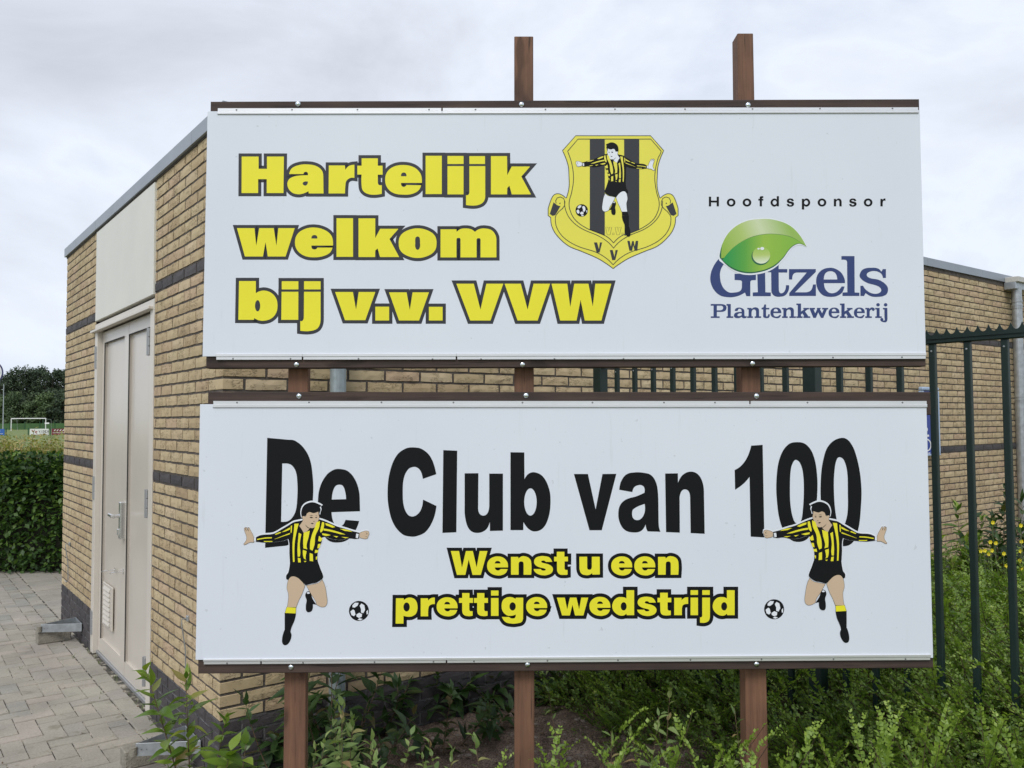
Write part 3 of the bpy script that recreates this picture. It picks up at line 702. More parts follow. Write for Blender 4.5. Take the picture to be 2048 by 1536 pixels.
class Pr:
    """a flat print: polygons traced on the board, one mesh"""
    def __init__(s, off): s.b = MB(); s.off = off; s.k = 0
    def fill(s, loops, off=None, jit=True):
        o = s.off if off is None else off
        if jit: s.k += 1; o += (s.k % 4)*.00002
        tris = tessellate_polygon([[Vector((x, y, 0)) for x, y in l] for l in loops]); pts = [p for l in loops for p in l]
        V = [PL(x, y, o) for x, y in pts]; Fc = []
        for t in tris:
            a, c, d = (pts[i] for i in t); ar = (c[0]-a[0])*(d[1]-a[1])-(d[0]-a[0])*(c[1]-a[1])
            if abs(ar) > 1e-9: Fc.append(tuple(t) if ar < 0 else tuple(t[::-1]))
        s.b.add(V, Fc)
    def grow(s, l, w, inner=True, lim=2.6):
        """the loop and a mitred band of width w round it"""
        if area(l) < 0: l = l[::-1]
        l = [p for i, p in enumerate(l) if math.hypot(p[0]-l[i-1][0], p[1]-l[i-1][1]) > .05]
        n = len(l); s.k += 1; o = s.off+(s.k % 4)*.00004
        N = []
        for i in range(n):
            a, c = l[i], l[(i+1) % n]; dx, dy = c[0]-a[0], c[1]-a[1]; q = math.hypot(dx, dy); N.append((dy/q, -dx/q))
        for i in range(n):
            a, c = l[i], l[(i+1) % n]; nx, ny = N[i]
            P = [a, c, (c[0]+nx*w, c[1]+ny*w), (a[0]+nx*w, a[1]+ny*w)]; s.quad(P, o)
            mx, my = N[(i+1) % n]; cr = nx*my-ny*mx
            if cr > 1e-4:
                dt = nx*mx+ny*my; sx, sy = nx+mx, ny+my; k_ = w/(1+dt) if dt > -.95 else 99
                if k_*math.hypot(sx, sy) < lim*w: s.quad([c, (c[0]+mx*w, c[1]+my*w), (c[0]+sx*k_, c[1]+sy*k_), (c[0]+nx*w, c[1]+ny*w)], o)
                else: s.quad([c, (c[0]+mx*w, c[1]+my*w), (c[0]+nx*w, c[1]+ny*w)], o)
        if inner: s.fill([l], o, False)
    def quad(s, P, o):
        ar = area(P)
        if abs(ar) < 1e-6: return
        V = [PL(x, y, o) for x, y in P]; s.b.add(V, [tuple(range(len(V)))[::-1] if ar > 0 else tuple(range(len(V)))])
    def stroke(s, pts, w, closed=False):
        n = len(pts); s.k += 1; o = s.off+(s.k % 4)*.00002
        Lp = []; Rp = []
        for i in range(n):
            a = pts[(i-1) % n] if closed or i else pts[0]; c = pts[(i+1) % n] if closed or i < n-1 else pts[-1]
            dx, dy = c[0]-a[0], c[1]-a[1]; q = math.hypot(dx, dy) or 1; Lp.append((pts[i][0]+dy/q*w/2, pts[i][1]-dx/q*w/2)); Rp.append((pts[i][0]-dy/q*w/2, pts[i][1]+dx/q*w/2))
        for i in range(n if closed else n-1): j = (i+1) % n; s.quad([Lp[i], Lp[j], Rp[j], Rp[i]], o)
    def build(s, name, m, parent, label=None): return s.b.build(name, m, parent, label)
def xf(loops, ox, oy, sc, dx=0, dy=0, sy=None): return [[(ox+(x+dx)/sc, oy+(y+dy)/(sy or sc)) for x, y in l] for l in loops]

def board(name, label, corners, strips, screws):
    o = empty(name, tuple(PL(*corners[3]))); tag(o, label, 'sign board', 'white sign boards on the timber frame')
    b = MB(); slab(b, *corners[0], *corners[1], *corners[2], *corners[3], 0, BK, .0008); b.build('panel', M['board'], o)
    for (x0, yt0, yb0, x1, yt1, yb1, up, seams) in strips:
        # a flat flange against the rail and a raised lip holding the board
        xs = [x0]+seams+[x1]
        for i in range(len(xs)-1):
            a, c = xs[i]+.04, xs[i+1]-.04; f = lambda x, p, q: p+(q-p)*(x-x0)/(x1-x0)
            t0, t1, d0, d1 = f(a, yt0, yt1), f(c, yt0, yt1), f(a, yb0, yb1), f(c, yb0, yb1); m0, m1 = (t0+d0)/2, (t1+d1)/2
            b = MB()
            if up: slab(b, a+1.5, t0, c-1.5, t1, c-1.5, m1, a+1.5, m0, .0022, -.004, .0003); slab(b, a, m0, c, m1, c, d1, a, d0, .0045, .0003, .0012)
            else: slab(b, a, t0, c, t1, c, m1, a, m0, .0045, .0003, .0012); slab(b, a+1.5, m0, c-1.5, m1, c-1.5, d1, a+1.5, d0, .0022, -.004, .0003)
            st = b.build('edge_strip', M['alu'], o)
        for (sx, sy) in screws[0 if up else 1]:
            b = MB(); b.dome(PL(sx, sy, .0022), PN, .0032, .0022, 8, 2); b.build('screw', M['screw'], st)
    return o
B1 = board('sign_board', 'upper white board with Hartelijk welkom lettering, club crest and sponsor logo',
    [(415, 222.5), (1839.5, 220.5), (1852, 712), (405, 713)],
    [(434, 216.5, 228, 1838, 214.5, 225.5, True, [884]), (431, 707.5, 719.5, 1853, 705, 717.5, False, [605, 913])],
    [[(473, 219.5), (584, 219.3), (715, 219), (858, 219), (951, 218.8), (1091, 218.6), (1230, 218.2), (1370, 218), (1505, 217.6), (1640, 217.2), (1785, 216.8)],
     [(466, 717.2), (581, 717.2), (717, 717.2), (865, 718), (962, 718), (1109, 717.6), (1247, 717.4), (1388, 716.8), (1526, 715.6), (1666, 715), (1804, 714.4)]])
B2 = board('sign_board', 'lower white board with De Club van 100 lettering and two printed footballers',
    [(400, 808.5), (1853, 808), (1866.5, 1316), (391, 1320)],
    [(425, 802, 815, 1855, 802, 814.5, True, [1500]), (406, 1318.5, 1328.8, 1862, 1309, 1320, False, [522, 893])],
    [[(474, 805), (618, 804.6), (763, 804.6), (907, 804.8), (1045, 805), (1185, 805), (1328, 805), (1430, 805), (1615, 805), (1805, 805)],
     [(454, 1326.6), (606, 1325.4), (749, 1324.2), (867, 1323.3), (948, 1322.7), (1095, 1321.4), (1236, 1320.6), (1381, 1319.7), (1523, 1318.7), (1667, 1318.2), (1811, 1317.8)]])

GA = (460, 290, 6.4); GB = (770, 290, 6.4); GC = (460, 420, 7.314); GD = (730, 420, 7.314); GE_ = (460, 545, 7.314); GF = (660, 545, 7.314); GG = (895, 545, 5.936)
GH = (890, 1085, 8.533); GI = (1130, 1085, 8.533); GJ = (775, 1165, 6.0235); GL = (1105, 1165, 5.389); GM = (520, 860, 6.4); GN = (770, 880, 5.851); GO = (1140, 880, 7.314); GP_ = (1460, 860, 6.4); GQ = (1400, 360, 4.8); GR = (1410, 595, 5.389); GS = (1080, 240, 4.8)
e_big = 's238,256 s370,285 s450,360 472,440 472,485 205,485 s212,520 s240,537 s268,522 275,512 463,515 s430,580 s350,625 s238,636 s110,615 s28,545 s2,445 s28,345 s110,278|205,400 s212,365 s240,352 s268,365 275,400'
e_sm = 's900,237 s1000,262 s1060,330 1075,395 1075,425 848,425 s865,462 s905,478 s938,465 945,453 1070,453 s1035,520 s970,555 s900,562 s810,540 s740,480 s718,397 s740,315 s805,258|848,358 s865,325 s900,315 s935,328 948,358'
n_sm = '1125,245 1250,245 1255,275 s1300,240 s1350,233 s1430,262 s1470,330 1470,550 1342,550 1342,380 s1332,335 s1297,323 s1265,338 1257,380 1255,550 1127,550'
s_sm = '1830,330 1720,332 s1700,312 s1670,308 s1645,318 s1650,340 s1700,355 s1790,385 s1840,440 s1825,510 s1760,550 s1680,560 s1590,540 s1530,495 1512,453 1635,453 s1650,472 s1685,480 s1718,465 s1700,445 s1620,425 s1545,385 s1520,325 s1550,262 s1620,235 s1690,232 s1780,255'
words1 = [('yellow word Hartelijk', 6.3, [
  (GA, '150,148 366,148 366,305 473,305 473,148 690,148 684,615 470,615 470,437 360,437 360,615 148,615'),
  (GA, '757,372 s790,300 s880,258 s985,248 s1100,268 s1175,325 1194,400 1197,620 1008,620 1004,592 s940,620 s870,630 s790,605 s738,530 s745,455 s800,410 s900,390 998,388 998,372 s990,350 s968,343 s948,352 940,372|s930,495 s950,470 998,468 s988,505 s960,520'),
  (GA, '1265,262 1470,262 1477,318 s1520,270 1592,252 1592,420 s1540,422 s1490,460 s1477,520 1472,620 1262,620'),
  (GA, '1685,170 1892,170 1892,265 1953,265 1953,380 1892,380 1892,480 s1905,510 1943,515 1943,625 s1850,637 s1760,625 s1700,580 s1684,510 1684,378 1630,378 1630,265 1685,265'),
  (GB, e_big), (GB, '520,138 727,138 727,628 520,628'), (GB, '800,140 1005,140 1005,243 800,243'), (GB, '800,270 1005,270 1005,632 800,632'),
  (GB, '1080,142 1280,142 1280,243 1080,243'), (GB, '1080,270 1283,270 1283,630 s1275,700 s1235,750 s1150,775 1037,768 1037,643 s1065,638 1080,610'),
  (GB, '1356,142 1562,142 1565,385 1622,275 1857,275 1745,403 1868,632 1623,632 1592,522 1565,550 1562,632 1356,632')]),
 ('yellow word welkom', 6.3, [
  (GC, '102,265 358,265 384,525 427,265 640,265 679,522 707,265 947,265 813,680 553,680 520,470 482,680 218,680'),
  (GC, 's1228,256 s1380,290 s1480,370 1507,470 1507,520 1192,520 s1198,560 s1232,578 s1265,568 1278,550 1500,550 s1460,625 s1360,675 s1228,692 s1090,670 s985,590 s950,475 s985,355 s1090,280|1192,418 s1200,380 s1235,366 s1270,380 1278,418'),
  (GC, '1558,120 1800,120 1800,685 1558,685'),
  (GD, '-95,122 150,122 150,410 222,275 490,275 358,425 500,688 220,688 185,562 150,592 148,688 -95,688'),
  (GD, 's770,268 s920,300 s1020,375 s1047,485 s1020,595 s920,670 s770,702 s620,670 s520,595 s493,485 s520,375 s620,300|s770,387 s797,402 s805,450 805,485 s802,550 s770,583 s738,550 735,485 s735,430 s742,402'),
  (GD, '1105,282 1338,282 1340,320 s1400,278 s1490,270 s1560,285 1608,320 s1670,280 s1755,270 s1850,295 s1910,370 1922,450 1922,693 1690,693 1690,460 s1685,420 s1661,412 s1638,420 1632,460 1632,693 1397,693 1397,450 s1392,415 s1368,408 s1345,415 1338,450 1338,693 1105,693')]),
 ('yellow word bij', 6.5, [
  (GE_, '132,125 378,125 378,303 s430,275 s510,265 s600,295 s670,370 s695,475 s675,590 s600,675 s490,706 s410,695 352,665 352,692 122,692|o 404,487,38,83'),
  (GE_, '757,128 1000,128 1000,247 757,247'), (GE_, '755,282 1000,282 998,692 750,692'), (GE_, '1083,128 1325,128 1325,247 1083,247'),
  (GE_, '1083,282 1325,282 1325,680 s1310,770 s1260,830 s1150,858 1028,852 1028,710 s1062,705 1080,660')]),
 ('yellow letters v.v.', 6.5, [
  (GF, '75,285 335,285 381,545 420,285 663,285 517,697 220,697'), (GF, '663,500 865,500 865,702 663,702'),
  (GF, '863,290 1120,290 1168,548 1208,290 1447,290 1303,702 1010,702'), (GF, '1447,502 1647,502 1647,702 1447,702')]),
 ('yellow letters VVW', 6.6, [
  (GG, '105,133 312,133 391,440 462,133 662,133 510,570 270,570'), (GG, '678,133 870,133 951,440 1022,133 1218,133 1070,570 832,570'),
  (GG, '1235,133 1422,133 1457,412 1505,133 1673,133 1725,405 1755,133 1945,133 1827,570 1630,570 1580,325 1532,570 1337,570')])]
def es(g, dx): return (g[0], g[1], g[2])
words2 = [('yellow word Wenst', 6.6, [
  (GH, '100,145 240,145 290,430 357,145 475,145 540,425 592,145 725,145 610,553 470,553 405,290 347,553 203,553'), (GH, e_sm), (GH, n_sm), (GH, s_sm),
  (GH, '1908,158 2037,158 2037,243 2098,243 2098,322 2040,322 2040,440 s2052,465 2091,468 2091,548 s2040,553 s1960,545 s1920,500 1912,440 1910,322 1862,322 1862,243 1908,243')]),
 ('yellow word u', 6.6, [(GI, '245,243 378,243 378,420 s388,455 s415,465 s445,455 458,415 458,243 592,243 594,545 468,548 462,522 s420,550 s360,557 s280,530 248,450')]),
 ('yellow word een', 6.6, [(GI, (e_sm, 71, 0, 1, 1)), (GI, (e_sm, 465, 0, 1, 1)), (GI, (n_sm, 463, 0, 1, 1))]),
 ('yellow word prettige', 6.9, [
  (GJ, '102,190 195,190 197,212 s240,186 s290,184 s340,215 s362,295 s345,370 s300,405 s250,412 193,402 192,495 98,495|o 230,295,38,55'),
  (GJ, '400,190 488,190 490,218 s525,188 570,182 570,260 s520,268 s495,300 490,407 400,407'),
  (GJ, (e_sm, 0, 0, .7059, (718, 293))), (GJ, '900,127 987,127 987,187 1030,187 1030,245 985,245 985,325 s995,343 1025,345 1025,400 s970,405 s915,385 900,330 900,245 862,245 862,187 900,187'),
  (GJ, '1080,127 1167,127 1167,187 1210,187 1210,245 1165,245 1165,325 s1175,343 1205,345 1205,400 s1150,405 s1095,385 1080,330 1080,245 1042,245 1042,187 1080,187'),
  (GJ, '1247,97 1337,97 1337,157 1247,157'), (GJ, '1247,187 1337,187 1337,402 1247,402'),
  (GJ, '1545,183 1635,183 1633,430 s1615,475 s1560,492 s1495,495 s1420,475 1378,415 1465,415 s1495,433 s1535,425 1545,385 s1500,400 s1440,395 s1390,350 s1375,285 s1390,215 s1440,180 s1500,178 1543,198|o 1507,288,38,50'),
  (GJ, (e_sm, 0, 0, .7059, (1797, 290)))]),
 ('yellow word wedstrijd', 7.0, [
  (GL, '47,163 133,163 158,290 188,163 258,163 287,290 310,163 385,163 333,355 243,355 215,240 187,355 103,355'),
  (GL, (e_sm, 0, 0, .6315, (511, 257))), (GL, '797,83 880,83 880,352 800,352 797,335 s760,357 s700,345 s650,290 s650,220 s695,165 s760,158 797,172|o 767,257,32,45'),
  (GL, (s_sm, 0, 0, .6315, (1017, 257))), (GL, '1160,110 1242,110 1242,165 1280,165 1280,213 1240,213 1240,280 s1250,301 1275,303 1275,350 s1220,355 s1175,340 1162,290 1160,213 1132,213 1132,165 1160,165'),
  (GL, '1312,165 1390,165 1392,190 s1425,164 1462,160 1462,230 s1415,238 s1398,262 1395,352 1312,352'),
  (GL, '1488,83 1568,83 1568,133 1488,133'), (GL, '1488,163 1568,163 1568,352 1488,352'), (GL, '1614,83 1695,83 1695,133 1614,133'),
  (GL, '1614,163 1697,163 1697,352 s1685,410 s1645,433 1590,432 1590,375 s1608,372 1614,350'),
  (GL, ('797,83 880,83 880,352 800,352 797,335 s760,357 s700,345 s650,290 s650,220 s695,165 s760,158 797,172|o 767,257,32,45', 1083, 0, 1, 1))])]
def glyph(g, s):
    if isinstance(s, tuple):
        L_ = parse(s[0])
        if isinstance(s[4], tuple):
            allp = L_[0]; cx = (min(p[0] for p in allp)+max(p[0] for p in allp))/2; cy = (min(p[1] for p in allp)+max(p[1] for p in allp))/2
            L_ = [[(s[4][0]+(x-cx)*s[3], s[4][1]+(y-cy)*s[3]) for x, y in l] for l in L_]
        else: L_ = [[(x+s[1], y+s[2]) for x, y in l] for l in L_]
    else: L_ = parse(s)
    return xf(L_, *g)
for bd, wl in ((B1, words1), (B2, words2)):
    for lab, w, gl in wl:
        fy = Pr(LAY*2); fb = Pr(LAY)
        for g, s in gl:
            l = glyph(g, s); fy.fill(l); fb.grow(l[0], w)
        wd = fy.build('printed_word', M['ink_yellow'], bd, lab); fb.build('letter_outline', M['ink_outline'] if bd is B1 else M['ink_black'], wd)

# big black line De Club van 100
e_de = 's1010,498 s1130,530 s1230,660 1275,830 1280,1040 915,1052 s930,1150 s965,1215 s1010,1235 s1060,1215 1095,1150 1270,1165 s1220,1290 s1130,1400 s1000,1440 s870,1410 s790,1280 s745,1100 s740,930 s765,740 s840,590 s930,515|918,890 s935,780 s970,715 s1015,700 s1060,715 s1090,790 1102,885'
bigw = [('black word De', [(GM, '93,100 370,125 s450,138 s560,230 s640,380 s675,600 s680,830 s660,1000 s600,1180 s520,1330 s430,1430 340,1480 65,1508|285,428 345,428 s410,455 s460,540 s478,680 s478,850 s460,1020 s420,1110 s360,1165 270,1175'), (GM, e_de)]),
 ('black word Club', [(GN, '600,400 443,455 s420,370 s380,325 s332,315 s270,345 s220,450 s208,620 s220,770 s265,870 s325,895 s390,860 s430,790 445,697 603,772 s565,930 s480,1070 s380,1122 s300,1130 s200,1100 s100,980 s45,800 s30,600 s55,380 s130,190 s230,105 s330,86 s440,110 s540,210'),
  (GN, '682,118 845,125 835,1080 672,1087'), (GN, '932,390 1093,388 1090,780 s1102,855 s1150,885 s1200,855 1220,770 1220,393 1380,393 1380,1060 1228,1065 1227,958 s1180,1050 s1080,1087 s990,1050 s940,920 932,760'),
  (GN, '1468,143 1630,145 1632,458 s1680,395 s1755,378 s1850,430 s1920,570 s1937,720 s1915,900 s1850,1030 s1755,1070 s1680,1040 1620,960 1618,1055 1468,1055|o 1702,725,73,160')]),
 ('black word van', [(GO, '57,497 262,497 375,1015 475,497 678,495 465,1320 285,1320'),
  (GO, '720,728 s750,600 s830,500 s960,473 s1080,480 s1180,510 s1250,600 s1285,750 s1295,1100 s1300,1260 1322,1342 1135,1337 s1115,1290 1107,1235 s1040,1330 s920,1352 s800,1315 s725,1200 s707,1070 s735,950 s820,870 s980,820 1090,770 s1088,700 s1055,665 s1005,660 s940,690 912,762|1092,935 s1098,1000 s1085,1080 s1040,1150 s985,1172 s930,1150 s908,1085 s930,1010'),
  (GO, '1392,490 1578,487 1580,625 s1650,510 s1770,462 s1880,510 s1945,640 1960,800 1970,1372 1765,1362 1757,830 s1735,750 s1682,722 s1630,750 1603,840 1607,1355 1405,1347')]),
 ('black number 100', [(GP_, '272,200 418,190 440,1375 265,1365 250,600 s170,690 65,765 60,512 s140,460 s220,350'),
  (GP_, 's865,155 s980,190 s1070,330 s1115,580 s1115,850 s1080,1150 s1010,1370 s890,1432 s760,1390 s650,1200 s600,900 s597,600 s640,350 s740,190|s845,382 s900,430 s935,560 s945,780 s930,1050 s905,1170 s862,1198 s815,1150 s775,960 s768,700 s780,500 s810,410'),
  (GP_, 's1430,100 s1540,160 s1630,380 s1680,700 s1675,1000 s1640,1280 s1570,1440 s1450,1488 s1330,1440 s1220,1280 s1170,1000 s1160,700 s1190,400 s1270,190|s1408,348 s1460,390 s1500,540 s1508,800 s1505,1050 s1470,1200 s1430,1250 s1390,1220 s1350,1050 s1330,750 s1340,500 s1370,370')])]
for lab, gl in bigw:
    f = Pr(LAY)
    for g, s in gl: f.fill(glyph(g, s))
    f.build('printed_word', M['ink_black'], B2, lab)

# sponsor text and logo
hs = ['85,160 107,160 107,197 160,197 160,160 182,160 182,253 160,253 160,216 107,216 107,253 85,253', 'o 299,216,42,39|o 299,216,20,21', 'o 451,216,42,39|o 451,216,20,21',
 '573,253 573,197 560,197 560,181 573,181 s576,160 s590,155 608,156 608,173 s597,174 595,181 608,181 608,197 595,197 595,253',
 '737,155 758,155 758,253 738,253 736,245 s715,256 s690,245 s677,217 s690,188 s715,177 737,187|o 717,216,19,21']
s_h = '901,201 880,203 s876,195 s867,192 s856,195 s858,202 s880,208 s900,218 s901,240 s885,253 s867,256 s842,250 832,231 854,229 s858,240 s868,241 s880,237 s876,229 s855,223 s837,213 s836,192 s850,180 s867,177 s890,182'
f = Pr(LAY)
for s in hs+[s_h, '978,181 998,181 1000,188 s1020,177 s1046,187 s1058,216 s1046,245 s1020,256 1000,247 1000,283 978,283|o 1019,216,19,21', 'o 1171,216,42,39|o 1171,216,20,21',
  '1285,181 1305,181 1307,190 s1330,177 s1352,187 1360,207 1360,253 1338,253 1338,212 s1334,198 s1322,195 s1311,202 1307,215 1307,253 1285,253', 'o 1614,216,42,39|o 1614,216,20,21', '1732,181 1753,181 1754,192 s1765,178 1781,179 1781,200 s1765,198 s1757,205 1754,253 1732,253']:
    f.fill(xf(parse(s), *GQ))
f.fill(xf([[(x+600, y) for x, y in l] for l in parse(s_h)], *GQ))
f.build('printed_word', M['ink_black'], B1, 'small black word Hoofdsponsor')
logo = empty('sponsor_logo', (0, 0, 0)); logo.parent = B1; logo.matrix_basis = base_of(B1).inverted(); logo['label'] = 'sponsor logo, navy lettering under a green leaf with a drop'
git = ['310,668 s215,725 s140,810 s100,920 s115,1020 s180,1100 s270,1125 s360,1115 432,1080 445,1115 483,1115 483,985 s490,966 510,962 537,960 537,900 332,900 332,960 380,962 s400,970 402,990 402,1030 s385,1065 s330,1080 s270,1075 s215,1020 s192,930 s200,860 235,800 215,770',
 '550,895 625,880 628,1078 680,1080 680,1115 507,1115 507,1080 555,1077', '755,795 755,855 838,855 838,888 755,888 757,1050 s770,1085 s800,1080 s820,1050 825,1010 855,1010 s850,1060 s820,1105 s770,1120 s720,1115 s690,1085 685,1040 683,885 650,885 665,855 685,840',
 '854,855 1112,855 1112,882 912,1078 1010,1078 s1062,1062 1085,1003 1113,1003 1113,1113 857,1113 857,1085 1025,888 950,888 s900,900 885,955 854,955',
 's1250,842 s1340,875 s1385,940 1392,990 1190,990 s1205,1050 s1250,1085 s1310,1075 1360,1022 1388,1022 s1350,1095 s1250,1122 s1160,1090 s1115,980 s1150,880|1188,955 s1205,895 s1252,875 s1300,895 1318,955',
 '1358,730 1483,730 1485,1080 1530,1082 1530,1113 1368,1113 1368,1080 1415,1078 1412,785 s1400,768 1358,765',
 '1785,855 1785,940 1757,940 s1740,900 s1690,875 s1630,880 s1600,910 s1630,940 s1720,960 s1790,1010 s1805,1060 s1780,1105 s1700,1122 s1640,1115 1590,1085 1575,1113 1540,1113 1540,1015 1565,1015 s1600,1060 s1660,1090 s1720,1085 s1740,1055 s1710,1020 s1600,985 s1540,940 s1535,900 s1570,855 s1650,842 s1710,850 1742,880 1755,855']
f = Pr(LAY)
for s in git: f.fill(xf(parse(s), *GQ))
f.build('logo_name', M['ink_blue'], logo)
e_p = 's765,108 s810,125 823,168 738,168 s748,200 s785,203 803,188 820,188 s800,218 s765,222 s720,205 s705,165 s720,125|740,150 s750,125 s775,125 788,150'
n_p = '455,112 500,112 502,122 s540,105 s575,118 583,150 583,203 605,203 605,220 535,220 535,203 550,203 550,150 s538,130 s512,135 502,160 502,203 517,203 517,220 455,220 455,203 470,203 470,128 455,128'
k_p = '985,65 1035,65 1035,150 1072,128 1060,128 1060,112 1120,112 1120,128 1105,128 1078,150 1115,203 1135,203 1135,220 1060,220 1060,203 1070,203 1050,172 1035,182 1035,203 1052,203 1052,220 985,220 985,203 1000,203 1000,82 985,82'
pl = [('62,70 160,70 s215,80 s232,110 s215,145 160,155 128,155 128,203 158,203 158,220 62,220 62,203 92,203 92,88 62,88|128,88 160,88 s190,95 s192,125 160,138 128,138', 0), ('232,70 278,70 278,203 305,203 305,220 232,220 232,203 245,203 245,88 232,88', 0),
 ('320,145 s330,120 s370,108 s415,125 425,150 425,190 s435,203 447,195 s445,218 s410,222 395,208 s360,222 s318,212 s315,180 s340,160 395,155 395,145 s385,125 s365,122 350,145|395,170 s362,174 s350,192 s372,200 395,190', 0),
 (n_p, 0), ('610,112 630,105 640,75 658,75 658,112 693,112 693,128 658,128 658,190 s668,205 682,180 698,180 s690,215 s660,222 s630,212 627,190 627,128 610,128', 0), (e_p, 0), (n_p, 375), (k_p, 0),
 ('1124,112 1185,112 1185,128 1170,128 1188,170 1208,128 1205,112 1250,112 1240,128 1262,170 1280,128 1262,128 1262,112 1328,112 1328,128 1315,128 1275,220 1250,220 1220,160 1195,220 1168,220 1130,128', 0),
 (e_p, 627), (k_p, 470), (e_p, 900), ('1728,112 1770,112 1772,125 s1790,108 s1815,110 s1830,125 s1815,145 s1800,135 1800,128 s1780,140 1775,165 1775,203 1798,203 1798,220 1728,220 1728,203 1743,203 1743,128 1728,128', 0),
 ('o 1865,78,19,18', 0), ('1835,112 1882,112 1882,203 1905,203 1905,220 1835,220 1835,203 1850,203 1850,128 1835,128', 0), ('o 1947,78,19,18', 0), ('1918,112 1965,112 1967,230 s1955,262 s1920,265 s1890,245 s1900,222 s1922,230 1918,245 s1935,245 1935,225 1933,128 1918,128', 0)]
f = Pr(LAY)
for s, dx in pl: f.fill(xf([[(x+dx, y) for x, y in l] for l in parse(s)], *GR))
f.build('logo_subtitle', M['ink_blue'], logo)
top = 's950,520 s850,430 s700,380 s570,375 s430,400 s300,480 s220,600 s190,720 195,770'
low = '215,768 s330,640 s480,555 s640,520 s800,530 s900,560 1022,640'
lowb = 's960,610 s900,625 s850,670 s790,750 s690,830 s560,875 s430,880 s310,840'
f = Pr(LAY*2); f.fill(xf(parse('1030,645 s955,512 s852,422 s700,370 s570,365 s430,390 s293,472 s212,596 s178,720 186,775 300,862 s420,908 s570,902 s700,855 s805,762 s865,680 s905,640 s962,625'), *GQ)); f.build('leaf_halo', M['ink_white'], logo)
f = Pr(LAY*3); f.fill(xf(parse('1022,640 '+top.replace('s190,720 195,770', 's188,720 192,750')+' 215,775 s305,852 s430,893 s565,886 s700,838 s797,752 s855,672 s905,628 s960,612'), *GQ)); f.build('leaf_edge', M['ink_dgreen'], logo)
_a, _b = PL(1440, 0+520), PL(1610, 450)
def gmat(name, x0, y0, x1, y1, stops):
    A, B_ = PL(x0, y0), PL(x1, y1); d = B_-A; l2 = d.dot(d); return leaf_grad(name, stops, tuple(d/l2), 1, -A.dot(d)/l2)
m_top = gmat('print pale green gradient', 1445, 500, 1575, 450, [(0, (.28, .46, .06)), (.35, (.42, .56, .16)), (.62, (.60, .68, .42)), (1, (.30, .48, .10))])
m_low = gmat('print green gradient', 1450, 500, 1590, 505, [(0, (.015, .30, .07)), (.28, (.10, .36, .05)), (.55, (.30, .50, .06)), (1, (.22, .46, .05))])
m_drop = gmat('print drop gradient', 1520, 495, 1522, 526, [(0, (.32, .52, .08)), (.5, (.45, .58, .16)), (1, (.72, .80, .60))])
f = Pr(LAY*4); f.fill(xf(parse('1022,640 '+top.replace('s190,720 195,770', 's204,700 205,752')+' 235,745 s335,637 s480,552 s640,517 s800,527 s900,557'), *GQ)); f.build('leaf_back', m_top, logo)
f = Pr(LAY*5); f.fill(xf(parse(low+' '+lowb), *GQ)); f.build('leaf_front', m_low, logo)
f = Pr(LAY*6); f.fill(xf(parse('o 583,733,89,84'), *GQ)); f.build('drop_shadow', M['ink_dgreen'], logo)
f = Pr(LAY*7); f.fill(xf(parse('o 589,721,85,82'), *GQ)); f.build('drop', m_drop, logo)
f = Pr(LAY*8); f.fill(xf(parse('o 597,658,19,14'), *GQ)); f.fill(xf(parse('o 562,660,11,8'), *GQ)); f.build('drop_highlight', M['ink_white'], logo)

